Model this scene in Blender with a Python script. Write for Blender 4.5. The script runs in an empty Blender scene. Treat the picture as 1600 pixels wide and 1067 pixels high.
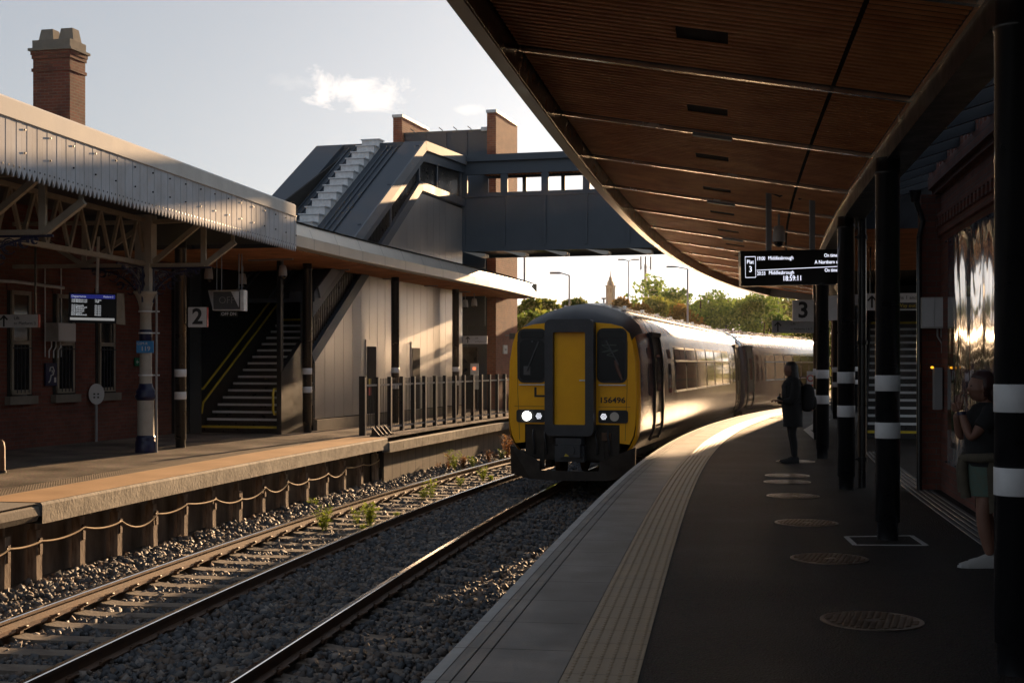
import bpy, math, random
import numpy as np
from mathutils import Matrix, Vector
R = math.radians
random.seed(7); rng = np.random.default_rng(11)
sc = bpy.context.scene
C = sc.collection

# ------------------------------------------------------------------ camera, world, sun, exposure
FPX, HX, HY, EYE = 2100.0, 800.0, 568.0, 1.65
cam = bpy.data.objects.new('camera', bpy.data.cameras.new('camera')); C.objects.link(cam)
cam.data.sensor_width = 36; cam.data.lens = FPX/1600*36
cam.data.shift_y = (HY-533.5)/1600
cam.location = (0, 0, EYE); cam.rotation_euler = (R(90), 0, 0)
cam.data.clip_start = 0.05; cam.data.clip_end = 3000
sc.camera = cam
SUN_AZ, SUN_EL = 17.3, 8.8
wd = bpy.data.worlds.new('World'); sc.world = wd; wd.use_nodes = True
def build_world():
    nt = wd.node_tree; nt.nodes.clear(); N = nt.nodes.new; L = nt.links.new
    out = N('ShaderNodeOutputWorld'); bg = N('ShaderNodeBackground'); bg.inputs[1].default_value = 0.106
    sky = N('ShaderNodeTexSky'); sky.sky_type = 'NISHITA'; sky.sun_disc = False
    sky.sun_elevation = R(SUN_EL); sky.sun_rotation = R(SUN_AZ); sky.altitude = 30
    sky.air_density = 1.0; sky.dust_density = 1.6; sky.ozone_density = 1.0
    tc = N('ShaderNodeTexCoord')
    gam = N('ShaderNodeHueSaturation'); gam.inputs['Saturation'].default_value = 0.5
    L(sky.outputs[0], gam.inputs['Color'])
    tint = N('ShaderNodeMix'); tint.data_type = 'RGBA'; tint.blend_type = 'MULTIPLY'; tint.inputs['Factor'].default_value = 1; L(gam.outputs[0], tint.inputs[6]); tint.inputs[7].default_value = (.86,1.0,1.27,1)
    gm = N('ShaderNodeGamma'); gm.inputs['Gamma'].default_value = .45; L(tint.outputs[2], gm.inputs[0]); col = gm.outputs[0]
    def cloud(col, px, py, wx, wz, thr, amt, scale, seed):
        d = Vector(((px-HX)/FPX, 1, (HY-py)/FPX)).normalized()
        sub = N('ShaderNodeVectorMath'); sub.operation = 'SUBTRACT'; L(tc.outputs['Generated'], sub.inputs[0]); sub.inputs[1].default_value = d
        mul = N('ShaderNodeVectorMath'); mul.operation = 'MULTIPLY'; L(sub.outputs[0], mul.inputs[0]); mul.inputs[1].default_value = (1/wx, 1.0, 1/wz)
        ln = N('ShaderNodeVectorMath'); ln.operation = 'LENGTH'; L(mul.outputs[0], ln.inputs[0])
        sm = N('ShaderNodeVectorMath'); sm.operation = 'MULTIPLY'; L(tc.outputs['Generated'], sm.inputs[0]); sm.inputs[1].default_value = (scale, scale, scale*1.8)
        ad = N('ShaderNodeVectorMath'); ad.operation = 'ADD'; L(sm.outputs[0], ad.inputs[0]); ad.inputs[1].default_value = (seed, seed*2, 0)
        ns = N('ShaderNodeTexNoise'); ns.inputs['Scale'].default_value = 1; ns.inputs['Detail'].default_value = 9; ns.inputs['Roughness'].default_value = .62; ns.inputs['Distortion'].default_value = .6
        L(ad.outputs[0], ns.inputs['Vector'])
        m1 = N('ShaderNodeMath'); m1.operation = 'MULTIPLY_ADD'; L(ln.outputs['Value'], m1.inputs[0]); m1.inputs[1].default_value = -.42; L(ns.outputs['Fac'], m1.inputs[2])
        mr = N('ShaderNodeMapRange'); L(m1.outputs[0], mr.inputs['Value']); mr.inputs['From Min'].default_value = thr; mr.inputs['From Max'].default_value = thr+.26
        mr.inputs['To Max'].default_value = amt
        mx = N('ShaderNodeMix'); mx.data_type = 'RGBA'; L(mr.outputs[0], mx.inputs['Factor']); L(col, mx.inputs[6]); mx.inputs[7].default_value = CLOUD
        return mx.outputs[2]
    CLOUD = (4.9, 4.5, 4.2, 1)
    col = cloud(col, 560, 146, .048, .020, .17, 1.0, 26, 3.1)
    col = cloud(col, 735, 172, .020, .006, .26, .45, 34, 7.7)
    col = cloud(col, 470, 128, .05, .012, .30, .22, 22, 1.7)
    L(col, bg.inputs[0]); L(bg.outputs[0], out.inputs[0])
build_world()
sun = bpy.data.objects.new('sun', bpy.data.lights.new('sun', 'SUN')); C.objects.link(sun)
sun.data.energy = 5.0; sun.data.angle = R(0.6); sun.data.color = (1.0, .65, .36)
_sd = Vector((math.sin(R(SUN_AZ))*math.cos(R(SUN_EL)), math.cos(R(SUN_AZ))*math.cos(R(SUN_EL)), math.sin(R(SUN_EL))))
sun.rotation_euler = _sd.to_track_quat('Z', 'Y').to_euler()
sc.view_settings.view_transform = 'Standard'; sc.view_settings.look = 'None'
sc.view_settings.exposure = 1.36; sc.view_settings.gamma = 1.0
cy = sc.cycles
cy.use_denoising = True; cy.max_bounces = 7; cy.diffuse_bounces = 3; cy.glossy_bounces = 4; cy.transmission_bounces = 5; cy.transparent_max_bounces = 10
cy.sample_clamp_indirect = 8.0; cy.caustics_reflective = True; cy.caustics_refractive = False; cy.blur_glossy = 0.5

# ------------------------------------------------------------------ helpers
def P(px, py, Z=0.0):                       # photo pixel on a horizontal plane -> point
    Y = (EYE-Z)*FPX/(py-HY); return Vector(((px-HX)/FPX*Y, Y, Z))
def at(px, py, Y): return Vector(((px-HX)/FPX*Y, Y, EYE-(py-HY)*Y/FPX))
class Curve:
    def __init__(s, pts, y0, y1, deg=3, end=None):
        a = np.array(pts); s.c = np.polyfit(a[:, 0], a[:, 1], deg); s.y0, s.y1 = y0, y1
        s.d = np.polyder(s.c); s.end = end
    def x(s, Y):
        if Y < s.y0: return float(np.polyval(s.c, s.y0)+np.polyval(s.d, s.y0)*(Y-s.y0))
        if Y > s.y1: return float(np.polyval(s.c, s.y1)+(s.end or np.polyval(s.d, s.y1))*(Y-s.y1))
        return float(np.polyval(s.c, Y))
    def m(s, Y):
        if Y > s.y1 and s.end: return s.end
        return float(np.polyval(s.d, min(max(Y, s.y0), s.y1)))
    def p(s, Y, D, Z=0.0):                  # D metres to the right of the line, measured square to it
        m = s.m(Y); k = 1/math.sqrt(1+m*m); return Vector((s.x(Y)+D*k, Y-D*m*k, Z))
    def th(s, Y): return math.atan(s.m(Y))
E3 = Curve([(6.94,-.463),(9.96,0),(18.83,1.435),(27.9,3.19),(29.1,3.6),(35.65,5.18),(38.5,5.87),(41.4,6.9),(46.4,8.56),(48.3,9.43)], 6.0, 47.0, 3, .41)
E2 = Curve([(16.34,-5.51),(18.05,-5.16),(19.86,-4.9),(21.47,-4.54),(22.54,-4.29),(26.65,-3.48),(29.7,-2.8),(34.9,-1.62),(40.3,-.25)], 15.0, 40.0, 2, .33)
T2L = Curve([(13.4,-5.1),(20.56,-3.92),(23.2,-3.34),(26.93,-2.56),(36.97,0)], 11.0, 37.0, 2, .33)
def fr(p, th, z=None):                      # local frame: x to the right of the heading, y along it
    return Matrix.Translation(Vector((p[0], p[1], p[2] if z is None else z))) @ Matrix.Rotation(-th, 4, 'Z')
class MB:
    def __init__(s, M=None): s.v = []; s.f = []; s.m = []; s.sm = []; s.M = M; s.mi = 0; s.smooth = False
    def add(s, vs, fs, sm=None):
        b = len(s.v)
        for v in vs:
            v = Vector(v); s.v.append(s.M @ v if s.M is not None else v)
        for f in fs: s.f.append([b+i for i in f]); s.m.append(s.mi); s.sm.append(s.smooth if sm is None else sm)
        return s
    def box(s, x0, x1, y0, y1, z0, z1):
        return s.add([(x0,y0,z0),(x1,y0,z0),(x1,y1,z0),(x0,y1,z0),(x0,y0,z1),(x1,y0,z1),(x1,y1,z1),(x0,y1,z1)],
                     [(0,3,2,1),(4,5,6,7),(0,1,5,4),(1,2,6,5),(2,3,7,6),(3,0,4,7)])
    def cbox(s, c, sx, sy, sz): return s.box(c[0]-sx/2, c[0]+sx/2, c[1]-sy/2, c[1]+sy/2, c[2]-sz/2, c[2]+sz/2)
    def quad(s, a, b, c, d): return s.add([a, b, c, d], [(0,1,2,3)])
    def prism(s, pts, vec):
        n = len(pts); vec = Vector(vec); p = [Vector(q) for q in pts]
        nn = Vector((0,0,0))
        for i in range(n): nn += p[i].cross(p[(i+1) % n])
        if nn.dot(vec) > 0: p = p[::-1]
        return s.add(p+[q+vec for q in p], [tuple(range(n)), tuple(range(2*n-1, n-1, -1))]+[(i, i+n, (i+1) % n+n, (i+1) % n) for i in range(n)])
    def bar(s, p, q, w, h, up=(0,0,1)):     # beam of width w and height h
        p = Vector(p); q = Vector(q); d = (q-p).normalized(); up = Vector(up)
        x = d.cross(up)
        if x.length < 1e-4: x = d.cross(Vector((0,1,0)))
        x.normalize(); u = x.cross(d).normalized(); x *= w/2; u *= h/2
        vs = [p-x-u, p+x-u, p+x+u, p-x+u, q-x-u, q+x-u, q+x+u, q-x+u]
        return s.add(vs, [(0,1,2,3),(7,6,5,4),(0,4,5,1),(1,5,6,2),(2,6,7,3),(3,7,4,0)])
    def cyl(s, p, q, r0, r1=None, n=14, cap=True):
        r1 = r0 if r1 is None else r1; p = Vector(p); q = Vector(q); d = (q-p).normalized()
        a = d.orthogonal().normalized(); b = d.cross(a)
        vs = []
        for c, r in ((p, r0), (q, r1)):
            for i in range(n):
                t = 2*math.pi*i/n; vs.append(c+a*math.cos(t)*r+b*math.sin(t)*r)
        k = len(s.f)
        s.add(vs, [(i, (i+1) % n, (i+1) % n+n, i+n) for i in range(n)], True)
        if cap: s.add(vs, [tuple(range(n-1, -1, -1)), tuple(range(n, 2*n))], False)
        return s
    def tube(s, pts, r, n=8, cap=True):
        pts = [Vector(p) for p in pts]; rs = r if isinstance(r, (list, tuple)) else [r]*len(pts)
        vs = []; a = None
        for i, p in enumerate(pts):
            d = (pts[min(i+1, len(pts)-1)]-pts[max(i-1, 0)]).normalized()
            a = d.orthogonal().normalized() if a is None else (a-d*a.dot(d)).normalized()
            b = d.cross(a)
            for k in range(n):
                t = 2*math.pi*k/n; vs.append(p+(a*math.cos(t)+b*math.sin(t))*rs[i])
        fs = [(i*n+k, i*n+(k+1) % n, (i+1)*n+(k+1) % n, (i+1)*n+k) for i in range(len(pts)-1) for k in range(n)]
        s.add(vs, fs, True)
        if cap: s.add(vs, [tuple(range(n-1, -1, -1)), tuple(range(len(vs)-n, len(vs)))], False)
        return s
    def lathe(s, prof, c=(0,0,0), n=20, sm=True):
        vs = []; c = Vector(c)
        for r, z in prof:
            for k in range(n):
                t = 2*math.pi*k/n; vs.append(c+Vector((r*math.cos(t), r*math.sin(t), z)))
        m = len(prof)
        s.add(vs, [(i*n+k, i*n+(k+1) % n, (i+1)*n+(k+1) % n, (i+1)*n+k) for i in range(m-1) for k in range(n)]
              , sm)
        s.add(vs, [tuple(range(n-1, -1, -1)), tuple(range((m-1)*n, m*n))], False)
        return s
    def sweep(s, cv, prof, ys, closed=False, cap=False, mis=None, sm=False):
        # prof = [(D, Z)] walked left to right along an upward facing surface
        n = len(prof); b = len(s.v)
        for y in ys:
            for D, Z in prof: s.v.append(cv.p(y, D, Z))
        for j in range(n if closed else n-1):
            k = (j+1) % n; mi = mis[j] if mis else s.mi
            for i in range(len(ys)-1):
                s.f.append([b+i*n+j, b+i*n+k, b+(i+1)*n+k, b+(i+1)*n+j]); s.m.append(mi); s.sm.append(sm)
        if cap and closed:
            e = b+(len(ys)-1)*n
            s.f.append([b+q for q in range(n-1, -1, -1)]); s.f.append([e+q for q in range(n)]); s.m += [s.mi]*2; s.sm += [False]*2
        return s
    def grid(s, rows, sm=True):
        n = len(rows[0]); vs = [p for r in rows for p in r]
        return s.add(vs, [(i*n+j, i*n+j+1, (i+1)*n+j+1, (i+1)*n+j) for i in range(len(rows)-1) for j in range(n-1)], sm)
    def build(s, name, mat, parent=None):
        off = wl(parent) if parent else Vector((0,0,0))
        me = bpy.data.meshes.new(name)
        V = np.array([tuple(v) for v in s.v], dtype=np.float64)
        me.from_pydata([tuple(v) for v in V-np.array(off)], [], s.f)
        for m in (mat if isinstance(mat, (list, tuple)) else [mat]): me.materials.append(m)
        if len(s.f):
            me.polygons.foreach_set('material_index', s.m); me.polygons.foreach_set('use_smooth', s.sm)
            uv = me.uv_layers.new(name='UVMap').data; k = 0; arr = np.empty(2*sum(len(f) for f in s.f))
            for f in s.f:
                a = V[f[0]]; nrm = np.cross(V[f[1]]-a, V[f[2]]-V[f[1]]); L = np.linalg.norm(nrm)
                nrm = nrm/L if L > 1e-12 else np.array((0,0,1.))
                if abs(nrm[2]) > .8:
                    for i in f: arr[k] = V[i][0]; arr[k+1] = V[i][1]; k += 2
                else:
                    h = math.hypot(nrm[0], nrm[1]); tx, ty = -nrm[1]/h, nrm[0]/h
                    for i in f: arr[k] = V[i][0]*tx+V[i][1]*ty; arr[k+1] = V[i][2]; k += 2
            uv.foreach_set('uv', arr)
        o = bpy.data.objects.new(name, me); C.objects.link(o)
        if parent: o.parent = parent
        return o
def wl(o):
    v = Vector((0,0,0))
    while o: v += o.location; o = o.parent
    return v
def thing(name, label, cat, loc=(0,0,0), group=None, kind=None):
    o = bpy.data.objects.new(name, None); C.objects.link(o); o.location = loc; o.empty_display_size = .2
    return tag(o, label, cat, group, kind)
def tag(o, label=None, cat=None, group=None, kind=None):
    if label: o['label'] = label
    if cat: o['category'] = cat
    if group: o['group'] = group
    if kind: o['kind'] = kind
    return o
def dup(o, loc, label=None, rz=None):
    kids = {}
    for q in bpy.data.objects:
        if q.parent: kids.setdefault(q.parent.name, []).append(q)
    def cp(a, par):
        c = a.copy(); C.objects.link(c); c.parent = par
        for ch in kids.get(a.name, []): cp(ch, c)
        return c
    r = cp(o, None); r.location = loc
    if rz is not None: r.rotation_euler = (0,0,rz)
    if label: r['label'] = label
    return r
def text(body, size, o, ux, uy, ext=.002, align='CENTER', sx=1.0, bold=0.0):
    cu = bpy.data.curves.new('t', 'FONT'); cu.body = body; cu.size = size; cu.align_x = align; cu.align_y = 'CENTER'; cu.extrude = ext; cu.offset = bold; cu.resolution_u = 3
    ob = bpy.data.objects.new('t', cu); C.objects.link(ob)
    dg = bpy.context.evaluated_depsgraph_get(); me = ob.evaluated_get(dg).to_mesh()
    ux = Vector(ux).normalized(); uy = Vector(uy).normalized(); uz = ux.cross(uy)
    vs = [Vector(o)+ux*v.co.x*sx+uy*v.co.y+uz*v.co.z for v in me.vertices]; fs = [tuple(p.vertices) for p in me.polygons]
    ob.evaluated_get(dg).to_mesh_clear(); bpy.data.objects.remove(ob); bpy.data.curves.remove(cu)
    return vs, fs

# ------------------------------------------------------------------ materials
def new_mat(name):
    m = bpy.data.materials.new(name); m.use_nodes = True
    b = m.node_tree.nodes['Principled BSDF']; return m, m.node_tree, b
def mat(name, col, rough=.6, metal=0.0, var=.25, scale=3.0, bump=0.0, bscale=40.0, spec=.5, coat=0.0, uv=False, stretch=(1,1,1), dirt=None, rvar=0.0):
    m, nt, b = new_mat(name); N = nt.nodes.new; L = nt.links.new
    tc = N('ShaderNodeTexCoord'); mp = N('ShaderNodeMapping'); mp.inputs['Scale'].default_value = stretch
    L(tc.outputs['UV' if uv else 'Object'], mp.inputs[0])
    ns = N('ShaderNodeTexNoise'); ns.inputs['Scale'].default_value = scale; ns.inputs['Detail'].default_value = 7; ns.inputs['Roughness'].default_value = .6
    L(mp.outputs[0], ns.inputs['Vector'])
    mr = N('ShaderNodeMapRange'); L(ns.outputs['Fac'], mr.inputs['Value']); mr.inputs['From Min'].default_value = .3; mr.inputs['From Max'].default_value = .7
    mx = N('ShaderNodeMix'); mx.data_type = 'RGBA'; L(mr.outputs[0], mx.inputs['Factor'])
    mx.inputs[6].default_value = tuple(c*(1-var) for c in col)+(1,)
    d = dirt or tuple(min(1, c*(1+var)) for c in col); mx.inputs[7].default_value = tuple(d)+(1,)
    L(mx.outputs[2], b.inputs['Base Color'])
    b.inputs['Roughness'].default_value = rough; b.inputs['Metallic'].default_value = metal; b.inputs['Specular IOR Level'].default_value = spec
    b.inputs['Coat Weight'].default_value = coat; b.inputs['Coat Roughness'].default_value = .08
    if rvar:
        r2 = N('ShaderNodeMapRange'); L(ns.outputs['Fac'], r2.inputs['Value']); r2.inputs['From Min'].default_value = .3; r2.inputs['From Max'].default_value = .7
        r2.inputs['To Min'].default_value = rough-rvar; r2.inputs['To Max'].default_value = rough+rvar; L(r2.outputs[0], b.inputs['Roughness'])
    if bump:
        n2 = N('ShaderNodeTexNoise'); n2.inputs['Scale'].default_value = bscale; n2.inputs['Detail'].default_value = 5; L(mp.outputs[0], n2.inputs['Vector'])
        bp = N('ShaderNodeBump'); bp.inputs['Strength'].default_value = 1; bp.inputs['Distance'].default_value = bump; L(n2.outputs['Fac'], bp.inputs['Height']); L(bp.outputs[0], b.inputs['Normal'])
    return m
def brick(name, c1, c2, mortar, bump=.004, stain=.35):
    m, nt, b = new_mat(name); N = nt.nodes.new; L = nt.links.new
    tc = N('ShaderNodeTexCoord'); br = N('ShaderNodeTexBrick'); L(tc.outputs['UV'], br.inputs['Vector'])
    br.inputs['Scale'].default_value = 1; br.inputs['Brick Width'].default_value = .232; br.inputs['Row Height'].default_value = .078; br.inputs['Mortar Size'].default_value = .007; br.inputs['Mortar Smooth'].default_value = .3
    br.inputs['Color1'].default_value = c1+(1,); br.inputs['Color2'].default_value = c2+(1,); br.inputs['Mortar'].default_value = mortar+(1,); br.inputs['Bias'].default_value = -.2
    ns = N('ShaderNodeTexNoise'); ns.inputs['Scale'].default_value = 1.3; ns.inputs['Detail'].default_value = 8; ns.inputs['Roughness'].default_value = .65; L(tc.outputs['UV'], ns.inputs['Vector'])
    mr = N('ShaderNodeMapRange'); L(ns.outputs['Fac'], mr.inputs['Value']); mr.inputs['From Min'].default_value = .35; mr.inputs['From Max'].default_value = .7; mr.inputs['To Min'].default_value = 1-stain; mr.inputs['To Max'].default_value = 1.15
    mu = N('ShaderNodeMix'); mu.data_type = 'RGBA'; mu.blend_type = 'MULTIPLY'; mu.inputs['Factor'].default_value = 1; L(br.outputs['Color'], mu.inputs[6]); L(mr.outputs[0], mu.inputs[7])
    L(mu.outputs[2], b.inputs['Base Color']); b.inputs['Roughness'].default_value = .85
    bp = N('ShaderNodeBump'); bp.inputs['Distance'].default_value = bump; bp.invert = True; L(br.outputs['Fac'], bp.inputs['Height']); L(bp.outputs[0], b.inputs['Normal'])
    return m
def emis(name, col, s):
    m, nt, b = new_mat(name); b.inputs['Base Color'].default_value = col+(1,); b.inputs['Emission Color'].default_value = col+(1,); b.inputs['Emission Strength'].default_value = s; return m
M = {}
M['black'] = mat('black paint', (.014,.014,.016), .32, 0, .2, 6, coat=.3, rvar=.08)
M['blackm'] = mat('dark steel', (.022,.024,.028), .38, .3, .25, 5, rvar=.1)
M['navy'] = mat('navy paint', (.012,.016,.06), .35)
M['white'] = mat('white paint', (.62,.62,.60), .5, 0, .12, 8, dirt=(.42,.41,.38))
M['band'] = mat('white band', (.70,.71,.72), .45, 0, .08, 8)
M['cream'] = mat('cream paint', (.42,.37,.29), .5, 0, .2, 5, dirt=(.26,.22,.17))
M['signw'] = mat('sign white', (.62,.62,.62), .4, 0, .05)
M['signb'] = mat('sign black', (.02,.02,.022), .4, 0, .05)
M['blue'] = mat('sign blue', (.02,.22,.55), .4, 0, .05)
M['green'] = mat('sign green', (.01,.16,.08), .4, 0, .05)
M['red'] = mat('sign red', (.5,.04,.03), .45, 0, .05)
M['yell'] = mat('yellow paint', (.62,.46,.03), .45, 0, .15, 9)
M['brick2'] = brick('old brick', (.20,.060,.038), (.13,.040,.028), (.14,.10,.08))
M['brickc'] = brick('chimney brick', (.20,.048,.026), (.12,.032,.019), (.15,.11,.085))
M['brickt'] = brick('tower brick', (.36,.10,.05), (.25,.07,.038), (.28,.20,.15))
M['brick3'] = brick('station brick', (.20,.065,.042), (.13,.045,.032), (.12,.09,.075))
M['stone'] = mat('stained stone', (.34,.30,.25), .85, 0, .3, 2.5, .004, 30, dirt=(.16,.14,.11))
M['glass'] = mat('dark glass', (.012,.014,.018), .06, 0, .1, 2, spec=.8)
M['wind'] = mat('windscreen glass', (.010,.011,.014), .08, 0, .1, 2, spec=.18)
M['alu'] = mat('satin aluminium', (.50,.47,.42), .45, .55, .1, 2, rvar=.06)
M['galv'] = mat('galvanised', (.66,.68,.69), .5, .1, .18, 9, rvar=.1)
M['grey'] = mat('grey plastic', (.30,.30,.30), .5, 0, .1)
M['dgrey'] = mat('dark grey', (.08,.085,.09), .5, 0, .15)
M['slate'] = mat('slate cladding', (.055,.070,.090), .55, 0, .12, 1.2, rvar=.06)
M['eaves'] = mat('eaves metal', (.16,.17,.19), .6, 0, .12, 1.2, spec=.25)
M['clad'] = mat('grey cladding', (.42,.41,.40), .36, .6, .10, .8, rvar=.07)
M['wood'] = mat('cedar slats', (.60,.25,.105), .6, 0, .38, 2.2, .001, 60, stretch=(1,1,1), spec=.15, dirt=(.70,.33,.15))
M['wood3'] = mat('warm cedar slats', (.88,.31,.11), .6, 0, .30, 2.2, .001, 60, spec=.15, dirt=(.93,.42,.17))
M['woodd'] = mat('batten backing', (.012,.007,.005), .9, 0, .2)
M['rust'] = mat('rusty steel', (.10,.048,.026), .6, .2, .35, 7, .002, 60, dirt=(.16,.085,.045), rvar=.1)
M['railtop'] = mat('polished rail', (.70,.69,.67), .15, 1.0, .1, 3, stretch=(1,.05,1), rvar=.08)
M['sleeper'] = mat('concrete sleeper', (.34,.29,.23), .85, 0, .3, 5, .006, 25, dirt=(.13,.10,.08))
M['timber'] = mat('weathered timber', (.25,.15,.09), .85, 0, .5, 6, .006, 30, stretch=(3,3,.6), dirt=(.42,.33,.25))
M['rope'] = mat('rope', (.42,.30,.17), .8, 0, .2, 30)
M['dirtwall'] = mat('stained concrete', (.14,.10,.075), .9, 0, .5, 2.0, .01, 12, stretch=(1.5,1.5,.5), dirt=(.26,.20,.15))
M['panel'] = mat('concrete panel', (.24,.20,.15), .85, 0, .2, 1.6, .003, 30)
M['earth'] = mat('dirt', (.060,.048,.038), .95, 0, .4, 1.5, .02, 14)
M['bark'] = mat('bark', (.07,.05,.035), .9)
M['skin'] = mat('skin', (.22,.11,.075), .55, 0, .08)
M['hairr'] = mat('dark red hair', (.035,.008,.007), .5, 0, .3, 30)
M['hairb'] = mat('dark hair', (.012,.009,.008), .5, 0, .3, 30)
M['clothb'] = mat('black cloth', (.012,.012,.013), .9, 0, .2, 20, .003, 50)
M['clotho'] = mat('olive cloth', (.085,.072,.05), .9, 0, .2, 14, .004, 30)
M['clothg'] = mat('pale green print', (.17,.20,.15), .9, 0, .4, 30, dirt=(.08,.14,.12))
M['shoe'] = mat('white trainer', (.40,.40,.39), .6, 0, .08)
# ------------------------------------------------------------------ ground, ballast, tracks
def struct(o, kind='structure'): o['kind'] = kind; return o
def lin(a, b, st): n = max(1, int(round((b-a)/st))); return [a+(b-a)*i/n for i in range(n+1)]
RT = -.915                                   # rail top
g = MB(); g.box(-900, 900, -60, 1500, -3, -1.45); struct(g.build('ground', M['earth']))
# paving materials -----------------------------------------------------------
def asphalt(name, col, rough, rv):
    m, nt, b = new_mat(name); N = nt.nodes.new; L = nt.links.new
    tc = N('ShaderNodeTexCoord')
    n1 = N('ShaderNodeTexNoise'); n1.inputs['Scale'].default_value = .9; n1.inputs['Detail'].default_value = 6; L(tc.outputs['Object'], n1.inputs['Vector'])
    n2 = N('ShaderNodeTexVoronoi'); n2.inputs['Scale'].default_value = 75; L(tc.outputs['Object'], n2.inputs['Vector'])
    mr = N('ShaderNodeMapRange'); L(n1.outputs['Fac'], mr.inputs['Value']); mr.inputs['From Min'].default_value = .3; mr.inputs['From Max'].default_value = .7; mr.inputs['To Min'].default_value = .45; mr.inputs['To Max'].default_value = 1.9
    mu = N('ShaderNodeMix'); mu.data_type = 'RGBA'; mu.blend_type = 'MULTIPLY'; mu.inputs['Factor'].default_value = 1; mu.inputs[6].default_value = col+(1,); L(mr.outputs[0], mu.inputs[7])
    m2 = N('ShaderNodeMix'); m2.data_type = 'RGBA'; m2.blend_type = 'OVERLAY'; m2.inputs['Factor'].default_value = .6; L(mu.outputs[2], m2.inputs[6]); L(n2.outputs['Color'], m2.inputs[7])
    hs = N('ShaderNodeHueSaturation'); hs.inputs['Saturation'].default_value = .6; L(m2.outputs[2], hs.inputs['Color']); L(hs.outputs[0], b.inputs['Base Color'])
    r2 = N('ShaderNodeMapRange'); L(n1.outputs['Fac'], r2.inputs['Value']); r2.inputs['From Min'].default_value = .3; r2.inputs['From Max'].default_value = .7; r2.inputs['To Min'].default_value = rough-rv; r2.inputs['To Max'].default_value = rough+rv; L(r2.outputs[0], b.inputs['Roughness'])
    b.inputs['Specular IOR Level'].default_value = .12
    bp = N('ShaderNodeBump'); bp.inputs['Distance'].default_value = .008; L(n2.outputs['Distance'], bp.inputs['Height']); L(bp.outputs[0], b.inputs['Normal'])
    return m
M['asphalt'] = asphalt('asphalt', (.018,.0135,.011), .66, .10)
M['asphalt2'] = asphalt('old paving', (.15,.11,.078), .7, .1)
M['slab'] = mat('grey slab', (.070,.065,.061), .50, 0, .2, 1.6, .002, 90, spec=.4, dirt=(.10,.09,.078), rvar=.1)
M['nosing'] = mat('white nosing', (.50,.50,.49), .6, 0, .2, 5, dirt=(.30,.29,.27))
M['tact'] = mat('buff tactile', (.34,.25,.155), .58, 0, .15, 2.5, .0008, 90, rvar=.08)
M['tact2'] = mat('old tactile', (.20,.145,.09), .7, 0, .3, 2.5)
M['coping'] = mat('weathered coping', (.74,.65,.51), .85, 0, .35, 3.0, .006, 20, dirt=(.17,.15,.12))
M['copet'] = mat('tan edge paving', (.50,.29,.13), .75, 0, .16, 1.1, .001, 60, rvar=.08)
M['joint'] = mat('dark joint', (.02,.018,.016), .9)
# ---- platform three
Y3 = lin(-34, 60, .9)
pf = MB()
pf.sweep(E3, [(0,0),(7.5,0)], Y3); struct(pf.build('platform_surface', M['asphalt']))
t = MB(); t.sweep(E3, [(.1,-1.5),(.1,-.24),(.0,-.24),(.0,-.004)], Y3); struct(t.build('platform_wall', M['dirtwall']))
# joined paving laid as thin sheets
sh = MB(); sh.sweep(E3, [(-.07,-.004),(-.07,.003),(.012,.003)], Y3)
k = 0; Yc = -1.0
slab = MB(); wh = MB()
sy = []
y = -5.0
while y < 58:
    y2 = y+.81/math.sqrt(1+E3.m(y)**2)*1.0
    a, b = y+.004, y2-.004
    ys = [a, b]
    wh.sweep(E3, [(-.004,-.08),(.0,.004),(.072,.006)], ys)
    for D0, D1 in ((.078,.145),(.155,.225),(.235,.70)): slab.sweep(E3, [(D0,-.004),(D0,.006),(D1,.006),(D1,-.004)], ys)
    sy.append(y); y = y2
struct(slab.build('edge_paving', M['slab'])); struct(wh.build('edge_line', M['nosing']))
tj = MB(); tj.sweep(E3, [(.0,.002),(1.12,.002)], Y3); struct(tj.build('paving_joints', M['joint']))
tc_ = MB()
y = -5.0
while y < 58:
    y2 = y+.4/math.sqrt(1+E3.m(y)**2)
    ys = [y+.0025, y2-.0025]; tc_.sweep(E3, [(.705,.0),(.705,.007),(1.105,.007),(1.105,0)], ys)
    if 5.5 < y:
        for r in range(6):
            D = .705+.0335+r*.0667
            if y < 24:
                for q in range(6):
                    yy = y+(q+.5)*(y2-y)/6; c = E3.p(yy, D, .007); th = E3.th(yy)
                    if y < 14:
                        vs = []
                        for rr, zz in ((.0125,.0),(.0095,.0045)):
                            for a8 in range(8): vs.append(c+Vector((rr*math.cos(a8*math.pi/4), rr*1.0*math.sin(a8*math.pi/4), zz)))
                        tc_.add(vs, [(i, (i+1) % 8, (i+1) % 8+8, i+8) for i in range(8)]+[tuple(range(8, 16))])
                    else:
                        e = .011; tc_.add([c+Vector(v) for v in ((-e,-e,0),(e,-e,0),(e,e,0),(-e,e,0),(-e*.7,-e*.7,.0045),(e*.7,-e*.7,.0045),(e*.7,e*.7,.0045),(-e*.7,e*.7,.0045))], [(0,1,5,4),(1,2,6,5),(2,3,7,6),(3,0,4,7),(4,5,6,7)])
            else: tc_.sweep(E3, [(D-.014,.007),(D-.008,.012),(D+.008,.012),(D+.014,.007)], ys)
    y = y2
struct(tc_.build('tactile_paving', M['tact']))
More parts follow.
